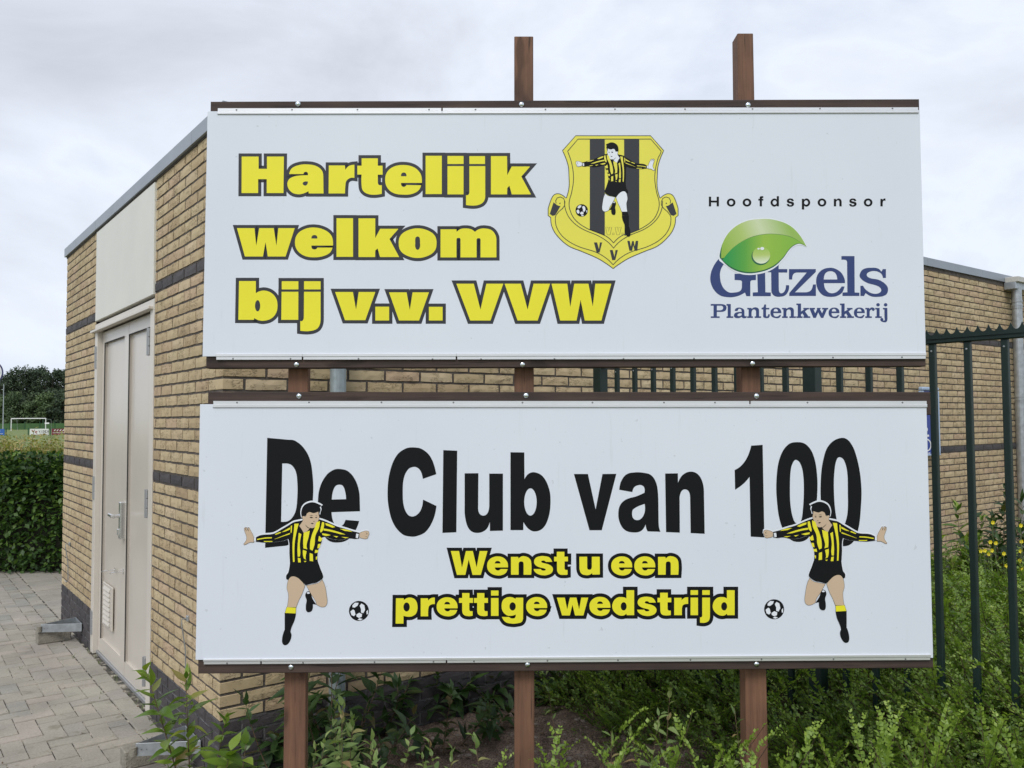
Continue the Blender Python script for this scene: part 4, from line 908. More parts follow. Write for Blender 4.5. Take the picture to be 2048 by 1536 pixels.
# printed footballer
PT = dict(
 body='248,455 s300,432 s390,425 s430,415 s500,375 s560,340 s610,310 s660,298 700,290 770,300 850,280 s900,295 s960,320 s1030,350 s1100,370 s1180,395 1240,410 1240,465 s1200,470 s1140,465 s1060,480 s980,470 s910,450 880,460 s880,500 s850,570 s840,640 845,690 s870,760 s895,830 885,855 s830,890 s780,900 725,915 s690,880 s640,840 s590,830 558,865 540,855 s540,820 s560,790 575,700 s570,600 s570,520 560,470 s500,490 s420,500 s330,505 s280,500 248,497',
 hair='690,262 s684,210 s705,155 s750,125 s800,118 s850,135 878,150 862,165 s870,190 s862,215 858,240 848,212 s815,222 s790,222 s765,214 742,226 732,246 s715,252 700,270',
 face='738,226 s765,212 s800,222 848,208 s851,235 857,262 s845,300 s820,350 s795,365 768,362 s740,395 705,410 s690,380 665,345 690,310 s700,290 693,260 s702,250 718,256 730,250',
 fist='1243,415 s1270,402 s1310,393 1332,400 1335,425 1326,440 s1315,465 s1280,466 1245,455', hand='228,455 s214,420 s203,400 191,378 183,363 174,361 173,372 180,398 169,384 160,362 151,358 149,368 161,398 150,388 145,366 138,366 138,384 150,418 161,450 s158,480 s145,502 133,517 137,526 s150,522 s172,510 s195,501 226,502',
 cuffs=['1212,418 1236,422 1228,463 1208,458', '232,458 249,460 249,494 229,490'],
 thighs=['560,865 s590,832 s640,838 s690,880 719,918 s690,1000 s660,1060 635,1125 550,1125 s560,1060 s562,1000 s548,940', '735,918 s800,905 s850,892 885,862 s910,920 s925,1000 s932,1080 s915,1115 s880,1122 832,1100 s820,1060 s780,1000'],
 sockt='545,1125 632,1130 630,1185 528,1180', sock='525,1182 633,1188 s620,1250 s590,1320 580,1360 s590,1400 s570,1460 s535,1490 s505,1475 s500,1430 s510,1380 525,1340 s525,1260',
 boot='735,980 s755,972 s775,990 s790,1040 830,1100 795,1095 s790,1150 s765,1172 s735,1165 s728,1110 s735,1060 s722,1010',
 stripes=['618,325 660,322 s640,400 s620,520 620,690 605,690 s600,520 s612,400', '660,410 685,425 s670,520 s675,600 670,640 650,640 s648,560', '650,650 675,655 680,695 655,695', '708,410 765,390 s755,450 s735,530 742,570 705,560 s702,500',
  '700,570 738,580 s725,650 732,668 710,660 s700,620', '830,312 862,297 s855,360 s820,440 s812,520 792,582 768,570 s770,500 s790,420 s810,370', '765,605 795,615 798,685 765,680', '885,305 905,312 s895,380 870,410 865,390',
  '855,440 890,470 870,495 845,490', '845,520 870,515 860,555 838,560', '818,575 850,578 845,600 813,605', '825,640 838,638 832,670 824,665', '708,680 735,682 720,694', '915,318 s960,330 1010,355 985,362 920,338', '900,370 s960,380 s1050,405 1110,428 1060,424 s960,398 897,388',
  '883,415 920,420 968,432 928,442 888,432', '1055,372 s1130,382 1175,402 1100,392', '990,440 1040,446 1022,456', '1068,450 1140,455 1108,463', '530,385 578,358 576,378 s530,398 495,404', '430,470 s500,442 575,412 575,424 s490,452 430,472 425,468',
  '260,470 s340,456 402,454 400,464 s330,468 262,480', '430,424 480,402 492,410 440,430', '322,490 410,490 402,498 330,498', '583,345 596,340 592,405 582,415'],
 ink=['1300,400 1320,420 1300,425 1316,424 1308,410', '1322,440 1310,448 1296,446 1310,451', '765,260 780,257 798,263 785,270 770,268', '762,247 782,241 802,247 782,246', '818,262 836,259 834,268 820,268', '815,248 836,245 836,249', '775,318 790,315 806,323 788,328', '800,298 812,300 806,306', '722,330 s740,350 762,366 758,370 s735,352', '702,568 745,580 800,600 798,606 740,588 700,574'])
def footballer(par, T, white_layer, halo, skin, base, name, lab, crest=False):
    o = empty(name, (0, 0, 0)); o.parent = par; o['label'] = lab; o.matrix_basis = base_of(par).inverted()
    tr = lambda s: [[T(x, y) for x, y in l] for l in parse(s)]
    if halo:
        f = Pr(base)
        for k in ('body', 'hair', 'fist', 'hand'): f.grow([(x, y-1.5) for x, y in tr(PT[k])[0]], 1.7)
        f.build('halo', M['ink_white'], o)
    f = Pr(base+LAY)
    for k in ('body', 'hair', 'boot')+(() if crest else ('sock',)): f.fill(tr(PT[k]))
    if crest: f.fill(tr(PT['sock']))
    for k in ('face', 'fist', 'hand')+(() if crest else ('sockt',)): f.grow(tr(PT[k])[0], .55)
    for s in PT['thighs']: f.grow(tr(s)[0], .5)
    if crest: f.fill(tr(PT['sockt']))
    f.build('black_kit', M['ink_black'], o)
    f = Pr(base+LAY*2)
    for s in PT['stripes']: f.fill(tr(s))
    if not crest: f.fill(tr(PT['sockt']))
    f.build('yellow_stripes', M['ink_yellow'] if not crest else M['ink_crest'], o)
    for nm_, s in [(k, PT[k]) for k in ('face', 'fist', 'hand')]+[('leg', s) for s in PT['thighs']]:
        f = Pr(base+LAY*2); f.fill(tr(s)); f.build(nm_, skin, o)
    f = Pr(base+LAY*3)
    for s in PT['cuffs']: f.fill(tr(s))
    f.fill(tr('o 752,988,14,9')); f.build('white_details', M['ink_white'], o)
    f = Pr(base+LAY*3)
    for s in PT['ink']: f.fill(tr(s))
    f.build('face_lines', M['ink_black'], o)
def T1(x, y): return (460+x/4.8, 980+y/4.8)
def T2(x, y): return (1500+(1445-.985*x)/4.8, 980+(.987*y-3)/4.8)
def T3(x, y):
    xu, yu = 1445-.985*x, .987*y-3; return (1080+(345+(xu-130)*.637)/4.8, 240+(218+(yu-118)*.669)/4.8)
footballer(B2, T1, 0, True, M['ink_skin'], LAY*2, 'printed_footballer', 'printed footballer on the left, seen under the word De')
footballer(B2, T2, 0, True, M['ink_skin'], LAY*2, 'printed_footballer', 'mirrored printed footballer under the number 100')
PATCH = ['-63,-55 -38,-80 -3,-78 -13,-52 -40,-32 -63,-35', '7,-50 24,-72 52,-55 60,-10 42,22 20,15 20,-18', '-83,5 -58,-15 -43,-5 -33,35 -48,52 -73,40', '-25,35 2,18 30,30 27,58 0,68 -23,55', '-13,85 7,70 37,80 12,92', '72,5 87,-10 87,30 75,35']
def ball(par, cx, cy, r, base, lab):
    o = empty('printed_football', (0, 0, 0)); o.parent = par; o['label'] = lab; o.matrix_basis = base_of(par).inverted()
    f = Pr(base); f.fill([[(cx+r*math.cos(k*math.pi/16), cy+r*math.sin(k*math.pi/16)) for k in range(32)]]); f.build('ball_black', M['ink_black'], o)
    f = Pr(base+LAY)
    for s in PATCH: f.fill([[(cx+x*r/97, cy+y*r/97) for x, y in parse(s)[0]]])
    f.build('ball_patches', M['ink_white'], o)
ball(B2, 717.9, 1221.8, 20, LAY, 'printed football beside the left footballer'); ball(B2, 1548.3, 1218.5, 20, LAY, 'printed football beside the right footballer')

# club crest
crest = empty('club_crest', (0, 0, 0)); crest.parent = B1; crest.matrix_basis = base_of(B1).inverted(); crest['label'] = 'yellow and black club crest with a footballer and VVW banner'
mir = lambda pts: [(1404-x, y) for x, y in pts]
half = parse('342,148 213,293 s265,430 s275,540 s275,650 250,748 s225,725 s180,705 s135,715 s105,760 75,850 75,918 100,938 s110,1020 s160,1110 s270,1210 s400,1265 s550,1330 s640,1385 702,1430 702,1431')[0]
i0 = min(range(len(half)), key=lambda i: abs(half[i][0]-702)+abs(half[i][1]-1430)); hl = half[:i0+1]
outer = hl+mir(hl)[::-1]
f = Pr(LAY); f.grow(xf([outer], *GS)[0], .1); f.build('crest_edge', M['ink_outline'], crest)
def inset(l, w):
    if area(l) < 0: l = l[::-1]
    n = len(l); out = []
    for i in range(n):
        a, c = l[i-1], l[(i+1) % n]; dx, dy = c[0]-a[0], c[1]-a[1]; q = math.hypot(dx, dy) or 1; out.append((l[i][0]-dy/q*w, l[i][1]+dx/q*w))
    return out
f = Pr(LAY*2); f.fill(xf([inset(outer, 7)], *GS)); f.build('crest_field', M['ink_crest'], crest)
ih = parse('365,183 265,300 s305,420 s322,560 s305,690 s280,790 s290,870 s340,960 s450,1040 s560,1080 s650,1125 706,1180 706,1181')[0]
i1 = min(range(len(ih)), key=lambda i: abs(ih[i][0]-706)+abs(ih[i][1]-1180)); il = ih[:i1+1]; inner = il+[(1412-x if y > 1100 else 1429-x if y < 350 else 1424-x, y) for x, y in il][::-1]
f = Pr(LAY*3); f.stroke(xf([inner], *GS)[0], 1.5, True)
ln1 = parse('235,775 s248,870 s300,962 s400,1042 s560,1112 s650,1170 708,1232 708,1233')[0]; ln1 = ln1[:min(range(len(ln1)), key=lambda i: abs(ln1[i][1]-1232)+abs(ln1[i][0]-708))+1]
ln2 = parse('147,930 s160,1030 s230,1130 s360,1210 s540,1270 s640,1330 702,1390 702,1391')[0]; ln2 = ln2[:min(range(len(ln2)), key=lambda i: abs(ln2[i][1]-1390)+abs(ln2[i][0]-702))+1]
curl = [(155, 800), (150, 775), (165, 748), (195, 738), (225, 752), (240, 785), (236, 822), (215, 850), (180, 880), (155, 912), (147, 935)]
for pts in (ln1, ln2, curl): f.stroke(xf([pts], *GS)[0], 1.45); f.stroke(xf([mir(pts) if pts is not ln1 else [(1412-x, y) for x, y in pts]], *GS)[0], 1.45)
blk = parse('130,790 150,805 s175,822 197,825 148,912 122,920 93,902')[0]
f.fill(xf([blk], *GS)); f.fill(xf([mir(blk)], *GS)); f.fill(xf(parse('195,790 182,803 197,806'), *GS)); f.fill(xf([mir(parse('195,790 182,803 197,806')[0])], *GS))
for s in ('518,1175 548,1175 566,1240 575,1175 597,1175 572,1272 543,1272', '670,1248 698,1248 715,1315 725,1248 748,1248 722,1345 693,1345', '838,1160 862,1160 872,1215 884,1162 900,1162 908,1215 920,1160 943,1160 935,1255 908,1255 895,1200 885,1255 858,1255'): f.fill(xf(parse(s), *GS))
for dx in (0, 91):
    f.stroke(xf(parse(f'{630+dx},1028 {652+dx},1028 {660+dx},1075 {668+dx},1028 {690+dx},1028 {672+dx},1102 {645+dx},1102'), *GS)[0], .6, True); f.stroke(xf(parse(f'{695+dx},1085 {712+dx},1085 {712+dx},1101 {695+dx},1101'), *GS)[0], .6, True)
f.build('crest_lines', M['ink_outline'], crest)
f = Pr(LAY*3)
f.fill(xf(parse('478,187 622,187 622,1112 478,1056'), *GS)); f.fill(xf(parse('807,187 953,187 953,1056 812,1112'), *GS)); f.build('crest_stripes', M['ink_outline'], crest)
footballer(crest, T3, 0, False, M['ink_white'], LAY*3.3, 'crest_footballer', 'white skinned footballer drawn in the crest', True)
# the sub-parts stay within three levels
for o in [o for o in bpy.data.objects if o.parent and o.parent.name.startswith('crest_footballer')]:
    o.parent = crest; o.name = 'crest_'+o.name.split('.')[0]
cf = bpy.data.objects['crest_footballer']; bpy.data.objects.remove(cf)
ball(B1, 1163.4, 420.8, 12.4, LAY*3.4, 'small printed football in the crest')

# ------------------------------------------------------------------ steel bar fence
def FP(n): return Vector((4.8*(.1268+.018103*n), 4.8*(1-.022096*n), 0))
fd = (FP(1)-FP(0)).normalized(); fn_ = Vector((-fd.y, fd.x, 0))        # fn_ towards the wall side
if fn_.x < 0: fn_ = -fn_
ZR = EZ+.302
fen = empty('steel_fence', tuple(FP(6))); tag(fen, 'dark green steel bar fence with serrated top rail running behind the boards', 'fence')
N0, N1 = -1.2, 19.2
b = MB(); b.bbox(FP(N0)-fn_*.02+UZ*ZR, FP(N1)-FP(N0), fn_*.04, UZ*.032, .003); b.build('rail', M['fence'], fen)
b = MB(); b.bbox(FP(N0)-fn_*.02+UZ*.12, FP(N1)-FP(N0), fn_*.04, UZ*.035, .003); b.build('rail', M['fence'], fen)
b = MB(); tl = .0395; nt_ = int((FP(N1)-FP(N0)).length/tl); V = []; Fc = []
for i in range(nt_):
    o = FP(N0)+fd*(i*tl)-fn_*.021+UZ*(ZR+.018); m = 9; P = []
    for k in range(m): u = k/(m-1); P.append(o+fd*(u*tl)+UZ*(.016+.026*abs(2*u-1)**2.2))
    for k in range(m-1):
        A_, B_, C2, D2 = o+fd*(k/(m-1)*tl), o+fd*((k+1)/(m-1)*tl), P[k+1], P[k]; t_ = -fn_*.003
        b.add([A_, B_, C2, D2, A_+t_, B_+t_, C2+t_, D2+t_], [(0, 1, 2, 3), (7, 6, 5, 4), (3, 2, 6, 7)])
b.build('serrated_strip', M['fence'], fen)
for n in (-1.0, 9.0):
    b = MB(); b.bbox(FP(n)-fd*.032-fn_*.03+UZ*-.1, fd*.064, fn_*.064, UZ*(ZR+.13), .004); b.build('post', M['fence'], fen)
for n in list(range(0, 9))+list(range(10, 20)):
    b = MB(); b.bbox(FP(n)-fd*.0125-fn_*.0125+UZ*.08, fd*.025, fn_*.025, UZ*(ZR-.079), .003); br_ = b.build('bar', M['fence'], fen)
    b = MB(); b.dome(FP(n)-fn_*.0125-UZ*-(ZR-.03), -fn_, .0045, .003, 8, 2); b.build('bolt', M['galv'], br_)

# door holders on concrete blocks
def holder(x0, y0, x1, y1, lab, ztop, blk, blab):
    zt_ = ztop
    def gp(x, y): d = ray(x, y); return EYE+d*((zt_-EZ)/d.z)
    tip = gp(x0, y0); s_tip = (tip-K).dot(U1); o_tip = -(tip-K).dot(U2)
    o = empty('door_holder', (tip.x, tip.y, zt_)); tag(o, lab, 'door holder', 'door holders at the foot of the front wall')
    wl, wr = K+U1*(s_tip+.10)-U2*.012, K+U1*(s_tip-.16)-U2*.012
    wl.z = wr.z = tip.z = 0
    H_ = .062
    def strip(a, c, name):
        d = (c-a); n_ = Vector((-d.y, d.x, 0)).normalized()*.004; bb = MB(); bb.bbox(a+UZ*(zt_-H_), d, n_, UZ*H_, .001); bb.build(name, M['galv'], o)
    strip(tip, wl, 'side_strip'); strip(tip, wr, 'side_strip')
    strip(wl, wr, 'wall_plate')
    bb = MB(); c = tip-U2*.012+UZ*(zt_-.035); bb.tube([c-UZ*.02, c+UZ*.02], .018, 12); bb.build('rubber_buffer', M['concrete'], o)
    bb = MB()
    for k in (1, 2): c = tip.lerp(wr, .08*k); bb.dome(c+UZ*(zt_-.03)+(U1*-.005), (tip-wr).cross(UZ), .0035, .001, 6, 2)
    bb.build('bolt', M['screw'], o)
    a, c_ = blk; bb = MB(); base = K+U1*a-U2*c_; bb.bbox(base+UZ*.0, U1*.105, U2*.235, UZ*(zt_-H_-.002), .006)
    k_ = bb.build('concrete_block', M['concrete']); tag(k_, blab, 'concrete block', 'concrete blocks under the door holders')
holder(272, 1487, 350, 1455, 'near galvanised steel door holder behind the leafy young shrub', .155, (.50, .30), 'concrete block under the near door holder beside the young shrub')
holder(82, 1249, 148, 1240, 'far galvanised steel door holder left of the beige door', .155, (3.42, .29), 'concrete block under the far door holder left of the door')

# ------------------------------------------------------------------ plants
def leaf_tpl(w=.3, fold=.08, droop=.12, serr=False):
    """unit leaf along +Y"""
    n = 5; V = [(0, 0, 0)]; Fc = []
    pr = [0, .62, 1, .86, .48]
    for i in range(1, n): y = i/n; z = -droop*y*y; V += [(-w*pr[i], y-.04, z+fold*pr[i]), (0, y, z), (w*pr[i], y-.04, z+fold*pr[i])]
    V.append((0, 1, -droop))
    Fc += [(0, 2, 1), (0, 3, 2)]
    for i in range(n-2): a = 1+i*3; Fc += [(a, a+1, a+4, a+3), (a+1, a+2, a+5, a+4)]
    a = 1+(n-2)*3; Fc += [(a, a+1, len(V)-1), (a+1, a+2, len(V)-1)]
    return V, Fc
LM = {}
for k_, mm in (('laurel', M['laurel']), ('green', M['greenleaf']), ('pale', M['paleleaf'])):
    LM[k_] = [mesh('leaf', *leaf_tpl(w_, f_, d_), mm, smooth=True) for w_, f_, d_ in ((.22, .06, .1), (.25, .1, .25), (.2, .05, -.05), (.24, .12, .4))]
def plant(name, lab, cat, base, top, stems, n, ll, kind, group=None, wfac=1., tuft=3, spread=.06, low=.25, seed=0, bend=.08, gstem=False):
    q = random.Random(seed); base = Vector(base); top = Vector(top); o = empty(name, tuple(base)); tag(o, lab, cat, group)
    sb = MB()
    for si in range(stems):
        tp = top if si == 0 else base+(top-base)*q.uniform(.55, .95)+Vector((q.uniform(-spread, spread)*2, q.uniform(-spread, spread)*2, 0))
        mid = (base+tp)/2+Vector((q.uniform(-bend, bend), q.uniform(-bend, bend), 0)); b0 = base+Vector((q.uniform(-spread, spread)*.4, q.uniform(-spread, spread)*.4, 0))
        path = [b0*(1-u)**2+mid*2*u*(1-u)+tp*u*u for u in [k/8 for k in range(9)]]
        sb.tube(path, [.0036*(1-.8*k/8)*(.5+6*ll) for k in range(9)], 6)
        m = n//stems; az = q.uniform(0, 6)
        for k in range(m):
            u = low+(1-low)*((k+1)/m)**.8; i = min(int(u*8), 7); f_ = u*8-i; p = path[i].lerp(path[i+1], f_); ax = (path[i+1]-path[i]).normalized()
            az += 2.4+q.uniform(-.3, .3); el = q.uniform(.15, .7)+(.6 if u > .9 else 0)
            side = ax.orthogonal().normalized(); side = Matrix.Rotation(az, 3, ax) @ side
            d = (side*math.cos(el)+ax*math.sin(el)).normalized(); d.z -= q.uniform(0, .25); d.normalize()
            up = UZ if abs(d.z) < .9 else side; x = d.cross(up).normalized(); z = x.cross(d)
            L_ = ll*q.uniform(.6, 1.1)*(1-.35*u if u > .85 else 1); Rm = Matrix((x, d, z)).transposed() @ Matrix.Rotation(q.uniform(-.4, .4), 3, 'Y')
            lf = put('leaf', LM[kind][q.randrange(4)], o); lf.matrix_basis = Matrix.Translation(p-base) @ (Rm @ Matrix.Diagonal((L_*wfac, L_, L_))).to_4x4()
    sb.build('stem', M['green_stem'] if gstem else M['stem'], o, smooth=True)
    return o
def gpt(x, y, D): p = at(x, y, D); return p
def PLANT(name, lab, cat, bx, tx, ty, D, stems, n, ll, kind, seed, **k):
    t = at(tx, ty, D); bb = at(bx, 1400, D); plant(name, lab, cat, (bb.x, bb.y, max(0, float(soil_z(np.array(bb.x), np.array(bb.y)))-.02)), t, stems, n, ll, kind, seed=seed, **k)
PLANT('young_shrub', 'young shrub with large bright toothed leaves at the building corner', 'shrub', 398, 372, 1352, 3.35, 1, 40, .125, 'laurel', 3, low=.15, wfac=.85, bend=.03)
PLANT('young_shrub', 'arching leafy shoot leaning left in front of the beige door', 'shrub', 390, 292, 1342, 3.36, 1, 34, .12, 'laurel', 5, low=.3, wfac=.85, bend=.05)
PLANT('young_shrub', 'side shoot of fresh green leaves right of the building corner', 'shrub', 402, 452, 1435, 3.3, 1, 18, .11, 'laurel', 8, low=.45, bend=.02)
PLANT('young_shrub', 'low leafy rosette left of the left timber post', 'shrub', 470, 492, 1488, 3.2, 3, 36, .15, 'laurel', 9, low=.2, wfac=1.2)
PLANT('privet_shoot', 'pale upright shoot right of the left timber post', 'shrub', 672, 670, 1392, 3.1, 2, 80, .065, 'pale', 12, low=.15, group=None)
PLANT('privet_shoot', 'smooth blue green shoot beside the pale upright shoot', 'shrub', 708, 706, 1440, 3.0, 1, 34, .08, 'pale', 13, low=.2)
PLANT('privet_shoot', 'short pale sprig with browned leaves near the left post', 'shrub', 640, 632, 1492, 2.9, 2, 50, .055, 'pale', 14, low=.3)
PLANT('privet_shoot', 'low pale sprig left of the middle timber post', 'shrub', 765, 748, 1498, 2.85, 3, 80, .055, 'pale', 15, low=.3)
PLANT('privet_shoot', 'thin sprig between left and middle timber posts', 'shrub', 890, 905, 1500, 2.85, 2, 50, .055, 'pale', 16, low=.3)
PLANT('privet_shoot', 'tall thin wispy shoot right of the middle post', 'shrub', 1150, 1092, 1350, 3.0, 1, 14, .05, 'pale', 17, low=.3)
PLANT('privet_shoot', 'tall pale shoot standing before the soil mound', 'shrub', 1352, 1342, 1368, 2.95, 1, 20, .055, 'pale', 18, low=.2)
PLANT('privet_shoot', 'thin shoot crossing the right timber post', 'shrub', 1500, 1468, 1412, 2.75, 1, 16, .055, 'pale', 19, low=.2)
more_ = [(690, 684, 1450, 2.95, 3, 40, 'second pale leafy clump right of the left timber post'), (655, 650, 1515, 2.75, 3, 34, 'lowest pale clump at the left timber post'), (740, 742, 1520, 2.7, 3, 36, 'low clump of pale leaves cut by the bottom photo edge'), (815, 822, 1508, 2.75, 3, 34, 'low pale clump under the word prettige'), (870, 858, 1525, 2.7, 2, 26, 'tiny pale clump at the bottom photo edge near the soil'), (955, 948, 1512, 2.75, 3, 30, 'pale clump left of the middle timber post foot'), (1215, 1222, 1500, 2.7, 3, 34, 'pale clump at the foot of the soil mound'), (1325, 1318, 1470, 2.8, 3, 36, 'pale leafy clump behind the bright sprigs')]
for i, (bx, tx, ty, D, st, n, lb) in enumerate(more_): PLANT('privet_shoot', lb, 'shrub', bx, tx, ty-38, D, st, n*2, .062, 'pale', 120+i, low=.35, spread=.05)
dark = [(560, 540, 1395, 4.25, .12, 4), (640, 640, 1340, 4.35, .12, 4), (665, 662, 1290, 3.95, .12, 6), (770, 780, 1345, 4.55, .11, 4), (850, 862, 1325, 4.8, .12, 4), (905, 890, 1300, 4.9, .12, 5), (960, 970, 1330, 4.95, .11, 4), (1010, 1015, 1310, 5.1, .12, 5), (600, 585, 1370, 3.75, .09, 3), (755, 745, 1385, 3.95, .08, 3), (880, 905, 1378, 4.3, .09, 3), (990, 985, 1395, 4.5, .08, 3), (1120, 1110, 1345, 5.0, .11, 4), (660, 655, 1420, 3.5, .07, 3), (1180, 1190, 1340, 5.3, .1, 4)]
words_ = ['first dark bush behind the left post', 'drooping dark bush left of the left post foot', 'tall dark bush against the long wall right of the left post', 'narrow dark bush under the lower board near its left third', 'arching dark bush between left and middle posts', 'dense dark bush hiding the plinth midway', 'lance leaved bush left of the middle post', 'dark bush just behind the middle post', 'small dark bush touching the left post', 'low dark bush in front of the plinth shade', 'low bush on the soil between two posts', 'small bush at the foot of the middle post', 'dark bush right of the middle post by the wall', 'dark seedling beside the left post foot', 'dark bush beyond the soil mound by the wall']
for i, (bx, tx, ty, D, ll, st) in enumerate(dark):
    PLANT('leafy_bush', words_[i], 'bush', bx, tx, ty, D, st, 21*st, ll*1.25, 'green', 40+i, group='dark bushes along the foot of the long wall', low=.08, spread=.13, wfac=.85, bend=.14)
# behind the fence, by the far part of the long wall
far_p = [(1905, 1912, 1012, 6.3, .12, 4, 'laurel', 'bushy shrub with whorled leaves before the wall behind the first free bar'), (1885, 1882, 1070, 6.0, .10, 4, 'laurel', 'lower leafy shrub next to the lower board edge'), (1972, 1965, 1035, 6.6, .10, 3, 'laurel', 'small bright shrub between two fence bars before the wall'),
 (2018, 2012, 968, 6.4, .12, 5, 'green', 'tall willowy shrub before the far downpipe'), (2046, 2042, 1000, 6.0, .12, 5, 'green', 'tall willowy shrub at the right photo edge'), (2000, 1996, 1080, 6.1, .10, 4, 'green', 'dark shrub behind the yellow flowers')]
for i, (bx, tx, ty, D, ll, st, kd, lb) in enumerate(far_p):
    PLANT('tall_shrub', lb, 'shrub', bx, tx, ty, D, st+2, 30*(st+2), ll*1.15, kd, 70+i, low=.3, spread=.12, wfac=.8, bend=.1)
fl = [(1980, 1084), (1991, 1086), (1977, 1108), (1969, 1101), (1983, 1101), (1961, 1102), (2041, 1051), (2042, 1083), (2040, 1102), (2007, 1107), (1985, 1045), (2039, 1121), (2042, 1137), (2012, 1131)]
FLB = ['yellow flower of a close pair between two fence bars, its left one', 'yellow flower of a close pair between two fence bars, its right one', 'lowest yellow flower under the pair, nearest the shrub cover', 'yellow flower left of the lowest one under the pair', 'yellow flower right of the lowest one under the pair', 'leftmost yellow flower of the low cluster before the wall',
 'topmost yellow flower right of the last fence bar', 'yellow flower right of the last fence bar, second from the top', 'yellow flower right of the last fence bar, third from the top', 'yellow flower touching the left side of the last fence bar, upper one', 'single yellow flower above the close pair, against the brick wall', 'yellow flower right of the last fence bar, fourth from the top', 'lowest yellow flower right of the last fence bar', 'yellow flower beside the last fence bar, lower one of two']
for i, (x, y) in enumerate(fl):
    c = at(x, y, 5.6+.1*(i % 3)); o = empty('yellow_flower', tuple(c-UZ*.3)); tag(o, FLB[i], 'flower', 'yellow flowers behind the fence')
    b = MB(); b.tube([c-UZ*.3+Vector((.02, 0, 0)), c-UZ*.1, c], .0018, 5); b.build('stalk', M['green_stem'], o)
    b = MB()
    for k in range(6):
        w = k*1.05+i; d = Vector((math.cos(w), -.35, math.sin(w))).normalized(); x_ = d.cross(Vector((0, 1, 0))).normalized()
        b.add([c, c+d*.008+x_*.007, c+d*.017, c+d*.008-x_*.007], [(0, 1, 2, 3)])
    b.build('petals', M['flower'], o)

# low arching shrub cover (small leaves), one mass nobody could count
def spray_tpl(q, L_, npair, ls):
    pts = []; p = np.zeros(3); ang = q.uniform(.6, 1.1); V = []; F4 = []; U_ = []; n = 0; wob = q.uniform(-.6, .6); step = L_/npair; crv = q.uniform(.15, .75)
    twigs = [(p, ang, wob, 0, npair, 1.)]; first = True; bi = [q.randint(3, npair//2), q.randint(npair//3, npair-5)]
    while twigs:
        p, ang, wob, k0, k1, sc = twigs.pop(0)
        for k in range(k0, k1):
            u = k/npair; a = ang-u*u*crv; t = np.array([math.cos(a), wob*.45, math.sin(a)]); t /= np.linalg.norm(t); p = p+step*t*(1+.2*math.sin(k*2.1))
            if first: pts.append(p.copy())
            if first and k in bi: twigs.append((p.copy(), ang+q.uniform(-.5, .4), wob+q.choice((-1, 1))*q.uniform(.8, 1.6), k, min(npair, k+q.randint(5, 9)), .85))
            lat0 = np.cross(t, [0, 0, 1.]); lat0 /= np.linalg.norm(lat0)+1e-6; up = np.cross(lat0, t)
            for sgn in (-1, 1):
                if q.random() < .10: continue
                dd = lat0*sgn*q.uniform(.35, 1)+t*q.uniform(.35, 1.0)+up*q.uniform(-.25, .75); dd /= np.linalg.norm(dd)
                nn = up*1.0+np.array([q.uniform(-.7, .7), q.uniform(-.7, .7), q.uniform(-.2, .5)]); nn = nn-dd*nn.dot(dd); nn /= np.linalg.norm(nn)
                wv = np.cross(dd, nn); l = ls*sc*q.uniform(.6, 1.2)*(1-.45*u*u); w = l*q.uniform(.28, .38)
                V += [p, p+dd*l*.5+wv*w+nn*l*.07, p+dd*l, p+dd*l*.5-wv*w+nn*l*.07]; F4 += [(n, n+1, n+2), (n, n+2, n+3)]; U_.append(u); n += 4
        first = False
    return np.array(V), np.array(F4), np.array(pts), np.array(U_)
q = random.Random(77); TP = [spray_tpl(q, q.uniform(.17, .30), q.randint(16, 23), q.uniform(.019, .026)) for _ in range(14)]
def bank(x, y):
    """height of the shrub mass"""
    g = lambda cx, cy, sx, sy, h: h*math.exp(-((x-cx)/sx)**2-((y-cy)/sy)**2)
    ed = .22+max(0, 5-y)*.42; u = x-ed
    h = 0 if u < 0 else min(.50, .18+u*.9)+.30*max(0, min(1, (u-.35)/.7))
    if y < 2.95: h = max(h*(.8 if x < 1.2 else 1), g(.1, 2.35, .8, .3, .30), g(1.0, 2.5, .5, .4, .42))
    return h*(1-.25*max(0, min(1, (y-4.5)/2)))
Vs = []; Fs = []; Rn = []; nv = 0; SV = MB(); cnt = 0; tries = 0
